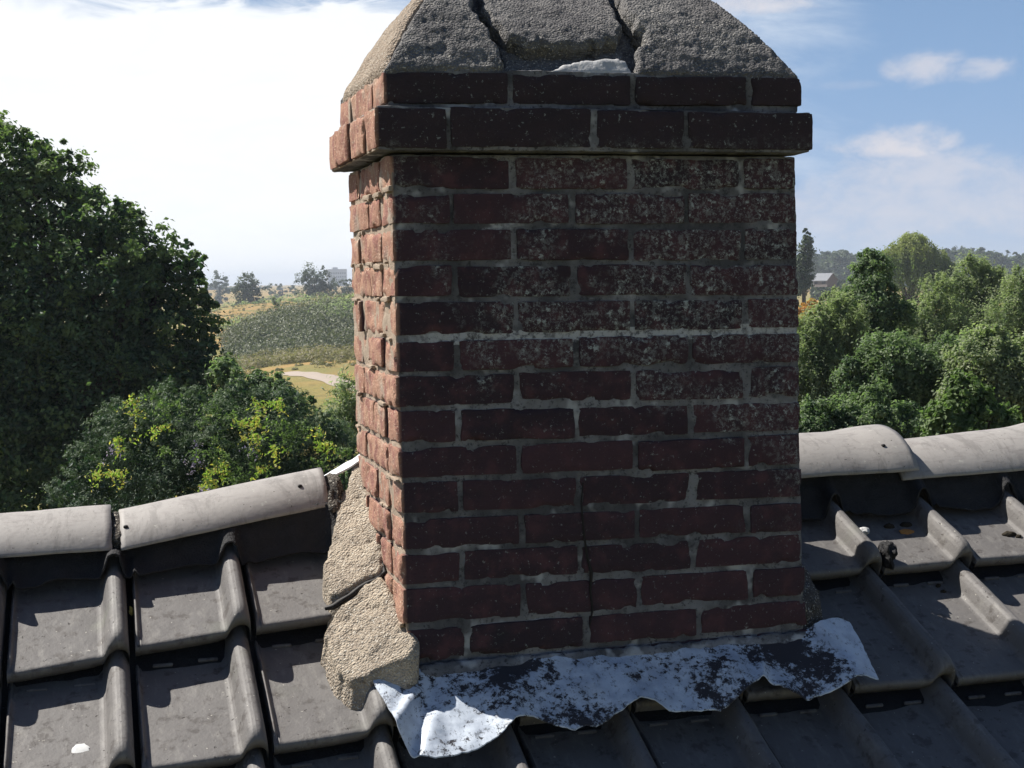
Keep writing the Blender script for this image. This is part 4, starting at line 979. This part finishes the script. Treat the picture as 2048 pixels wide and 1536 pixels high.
# far house
def farhouse():
    p = at(1650, 560, 330); base = np.array([p[0], p[1], p[2]]); root = tag(empty('far_house', tuple(base), -1.25), 'small far grey roofed house with dark gable at the forest edge', 'house')
    a, b, h, rh = 2.1, 1.5, .1, 1.35
    RM = m_plain('slate_roof', (.17, .18, .2), .7, .15, 2); WM = m_plain('brick_wall', (.16, .14, .135), .9, .1, 2); DM = m_plain('window_dark', (.05, .05, .06), .3, .1, 2)
    mk('wall', [(-a, -b, -1.5), (a, -b, -1.5), (a, b, -1.5), (-a, b, -1.5), (-a, -b, h), (a, -b, h), (a, b, h), (-a, b, h), (-a, 0, h + rh), (a, 0, h + rh)], [[0, 1, 5, 4], [2, 3, 7, 6], [1, 2, 6, 9, 5], [3, 0, 4, 8, 7]], WM, root, False)
    e = .3
    rf = mk('roof', [(-a - e, -b - e, h - .2), (a + e, -b - e, h - .2), (a + e, 0, h + rh + .06), (-a - e, 0, h + rh + .06), (-a - e, b + e, h - .2), (a + e, b + e, h - .2), (-a - e, -b - e, h - .35), (a + e, -b - e, h - .35), (a + e, b + e, h - .35), (-a - e, b + e, h - .35)], [[0, 1, 2, 3], [3, 2, 5, 4], [0, 6, 7, 1], [4, 5, 8, 9]], RM, root, False)
    for x0 in (-1.8, .6):
        V, Fq, _ = rbox((x0, -b - .03, -.9), (x0 + 1.0, -b + .05, -.1), .3, .01); mk('window', V, Fq, DM, root)
farhouse()
# far tower block seen faintly in the haze
def block():
    p = at(673, 556, 1450); w_, h_ = 9.3, 8.5; root = tag(empty('tower_block', tuple(p)), 'hazy blue tower block on the horizon left of the chimney', 'building')
    M_ = m_plain('pale_concrete', (.35, .36, .38), .9, .1, .2)
    V, Fq, _ = rbox((-w_, -6, -12), (w_, 6, h_), 4, .05); mk('wall', V, Fq, M_, root)
    V, Fq, _ = rbox((-4, -3, h_), (1, 3, h_ + 1.8), 2, .05); mk('plant_room', V, Fq, M_, root)
    for i in range(5):
        for j in range(8):
            V, Fq, _ = rbox((-w_ + 1 + j * 2.15, -6.05, -10 + i * 3.4), (-w_ + 2.4 + j * 2.15, -5.95, -8.2 + i * 3.4), 1.4, .01); mk('window', V, Fq, HOLE, root)
block()
GL = 'far trees on the dunes left of the chimney'
def ft(label, bl, n, size, seed, m=None, g=GL):
    bl = bl + [(b[0], b[1], b[2] - b[5] * q_, b[3] * .95, b[4] * .95, b[5]) for b in bl for q_ in (1.0, 2.0, 3.0) if b[2] - b[5] * q_ > gz(b[0], b[1]) - 1]
    return tree('far_tree', label, 'tree', bl, n, size, m or L_FAR, seed=seed, group=g, trunk=.25, fill=200, clump=.35)
ft('round dark tree alone on the dune crest, nearest to the big left tree', [pb(495, 568, 330, 24, .9), pb(478, 580, 330, 16), pb(515, 575, 330, 16), pb(497, 557, 330, 14)], 7000, .42, 60)
ft('tall twin crowned dark tree on the crest left of the tower block', [pb(628, 556, 360, 24, 1.1), pb(608, 562, 360, 18, 1.2), pb(650, 565, 360, 18, 1.0), pb(640, 545, 360, 14), pb(618, 548, 360, 12), pb(632, 578, 360, 22)], 9000, .42, 61)
ft('low tree line bush touching the chimney below the tower block', [pb(680, 573, 400, 18, .8), pb(700, 570, 400, 16, .9), pb(665, 575, 400, 14, .8)], 4000, .42, 62)
ft('bluish hazy tree pair just right of the big left tree', [pb(440, 556, 560, 14, 1.2), pb(424, 558, 560, 12, 1.0), pb(448, 566, 560, 12)], 3500, .7, 63)
ft('small hazy tree in the gap between the round tree and the twin crowned tree', [pb(560, 572, 620, 9, .8), pb(542, 575, 620, 9, .8), pb(575, 576, 620, 8, .7), pb(586, 571, 620, 7, .7)], 2500, .7, 64)
tree('young_birch', 'thin young tree alone on the golden dune', 'tree', [pb(553, 604, 215, 9, 1.1), pb(549, 614, 215, 9), pb(558, 618, 215, 8)], 900, .3, L_MID, seed=65, trunk=.06)
# far forest on the right: reads as one mass
def forest(name, u0, u1, D0, D1, ytop, ybase, n, seed, mat, label, sz=1.5, rp=11):
    r = np.random.default_rng(seed); bl = []
    for i in range(n):
        u = r.uniform(u0, u1); D = r.uniform(D0, D1); c = at(u, 0, D); g_ = gz(c[0], c[1]); top = at(u, ytop(u) + r.uniform(-3, 9), D)[2]
        h = top - g_; rr = r.uniform(.8, 1.3) * rp * D / 3000
        bl.append((c[0], c[1], top - rr * .8, rr, rr, rr * .9)); bl.append((c[0], c[1], (top + g_) / 2, rr * 1.1, rr, h * .4))
    P, Nn, cc, ci, cr_ = crown_pts(bl, n * 330, r, .4, seed, .15, n * 14)
    tp = cr_[ci]; V, Fq, a, b = leaves(P, Nn, sz, .7, r, np.clip(cr_[ci] * .6 + r.random(len(P)) * .4, 0, 1), tp)
    tag(recenter(mk(name, V, Fq, mat, None, False, {'rnd': a, 'tip': b}), (*P[:, :2].mean(0), -4)), label, 'forest', kind='stuff')
forest('far_forest', 1560, 2110, 560, 700, lambda u: 507 - (6 if 1850 < u else 0) - 4 * math.sin(u / 37), 560, 190, 70, L_FAR, 'far dark forest along the right horizon', 1.5)
forest('hazy_treeline', 380, 1600, 900, 1150, lambda u: 575 - 2 * math.sin(u / 9) - max(0, u - 740) / 28, 585, 260, 71, L_FAR, 'thin hazy tree line along the left horizon', 2.0, 5)
forest('field_hedge', 1620, 1760, 330, 380, lambda u: 566 - 3 * math.sin(u / 11), 575, 24, 72, L_FAR, 'low hedge by the far house', .8, 6)
# thicket on the dune: ground cover
def cover(name, label, az0, az1, d0, d1, n, size, ratio, mat, seed, hh, cond=None, clump=1.2, up=.3):
    r = np.random.default_rng(seed); nc = n // 40; az = np.radians(r.uniform(az0, az1, nc)); d = r.uniform(d0, d1, nc)
    X = CAM[0] + d * np.sin(az); Y = CAM[1] + d * np.cos(az)
    if cond is not None: kp = cond(np.degrees(az), d, vn(np.stack([X, Y, 0 * X], 1), 1 / 14, seed, 2)); X, Y = X[kp], Y[kp]
    Z = ground_h(X, Y); cr_ = r.random(len(X)); ci = r.integers(0, len(X), n); off = r.normal(0, 1, (n, 3)); off /= np.linalg.norm(off, axis=1, keepdims=True)
    cs = (clump * (.35 + 1.5 * cr_ ** 2.5))[ci][:, None]; P = np.stack([X[ci], Y[ci], Z[ci]], 1) + off * cs * [1, 1, hh]; P[:, 2] = np.maximum(P[:, 2], ground_h(P[:, 0], P[:, 1]) + .03)
    V, Fq, a, b = leaves(P, off + [0, 0, up], size, ratio, r, np.clip(cr_[ci] * .6 + r.random(n) * .4, 0, 1), cr_[ci])
    tag(recenter(mk(name, V, Fq, mat, None, False, {'rnd': a, 'tip': b}), (*P[:, :2].mean(0), -5)), label, name.split('_')[-1], kind='stuff')
cover('dune_tufts', 'loose dry and green grass tufts on the dunes', 3.5, 12.5, 96, 330, 60000, .34, .16, L_TAN, 88, .8, lambda a, d, n: (n > -.35) & (((d > 115) & (d < 128)) | (d > 196)), .55)
cover('dune_bushes', 'scattered small green bushes on the dunes', 3.5, 12.5, 190, 420, 14000, .4, .6, L_MID, 89, .6, lambda a, d, n: n > .2, 1.5)
cover('dune_thicket', 'grey green thorny thicket covering the dune left of the chimney', 4.6, 13, 136, 182, 120000, .27, .6, L_GOR, 80, .75, lambda a, d, n: n + (a - 4.8) * .5 - np.abs(d - 160) / 40 > -.5, 1.25)
cover('green_scrub', 'bright green scrub on the right end of the thicket', 8.2, 13, 150, 186, 22000, .3, .5, L_MID, 81, .7, lambda a, d, n: n > -.05, 1.2)
cover('blossom_scrub', 'pale blossoming scrub along the crest of the thicket', 7.6, 12, 186, 200, 6000, .25, .8, L_WHT, 82, .5, lambda a, d, n: n > -.3, .9)
cover('reed_grass', 'tan seeding tall grass below the thicket', 4.4, 11, 124, 138, 30000, .55, .12, L_TAN, 83, .8, lambda a, d, n: n > -.5, .7)
cover('field_weeds', 'green weeds on the dry field right of the chimney', 24, 36, 90, 300, 16000, .4, .5, L_MID, 84, .5, lambda a, d, n: n > .15, 1.6)
cover('dark_heather', 'dark low scrub spots on the golden dunes', 3, 12, 210, 420, 9000, .4, .6, L_GOR, 85, .4, lambda a, d, n: n > .38, 1.3)
cover('undergrowth', 'green undergrowth below the trees behind the house', -16, 44, 9, 60, 60000, .22, .6, L_DRK, 86, .8, None, .9)

# ------------------------------------------------------------------ air
mh, k = material('haze_air'); pv = k.n('ShaderNodeVolumePrincipled'); pv.inputs['Color'].default_value = (.80, .88, 1, 1); pv.inputs['Density'].default_value = .0004; pv.inputs['Anisotropy'].default_value = .3
k.out(None, pv.outputs[0])
V = np.array([(x, y, z) for z in (-14, 26) for x, y in ((-4400, -4400), (4400, -4400), (4400, 4400), (-4400, 4400))], float)
tag(mk('haze', V, [[3, 2, 1, 0], [4, 5, 6, 7], [0, 1, 5, 4], [1, 2, 6, 5], [2, 3, 7, 6], [3, 0, 4, 7]], mh, smooth=False), kind='stuff')
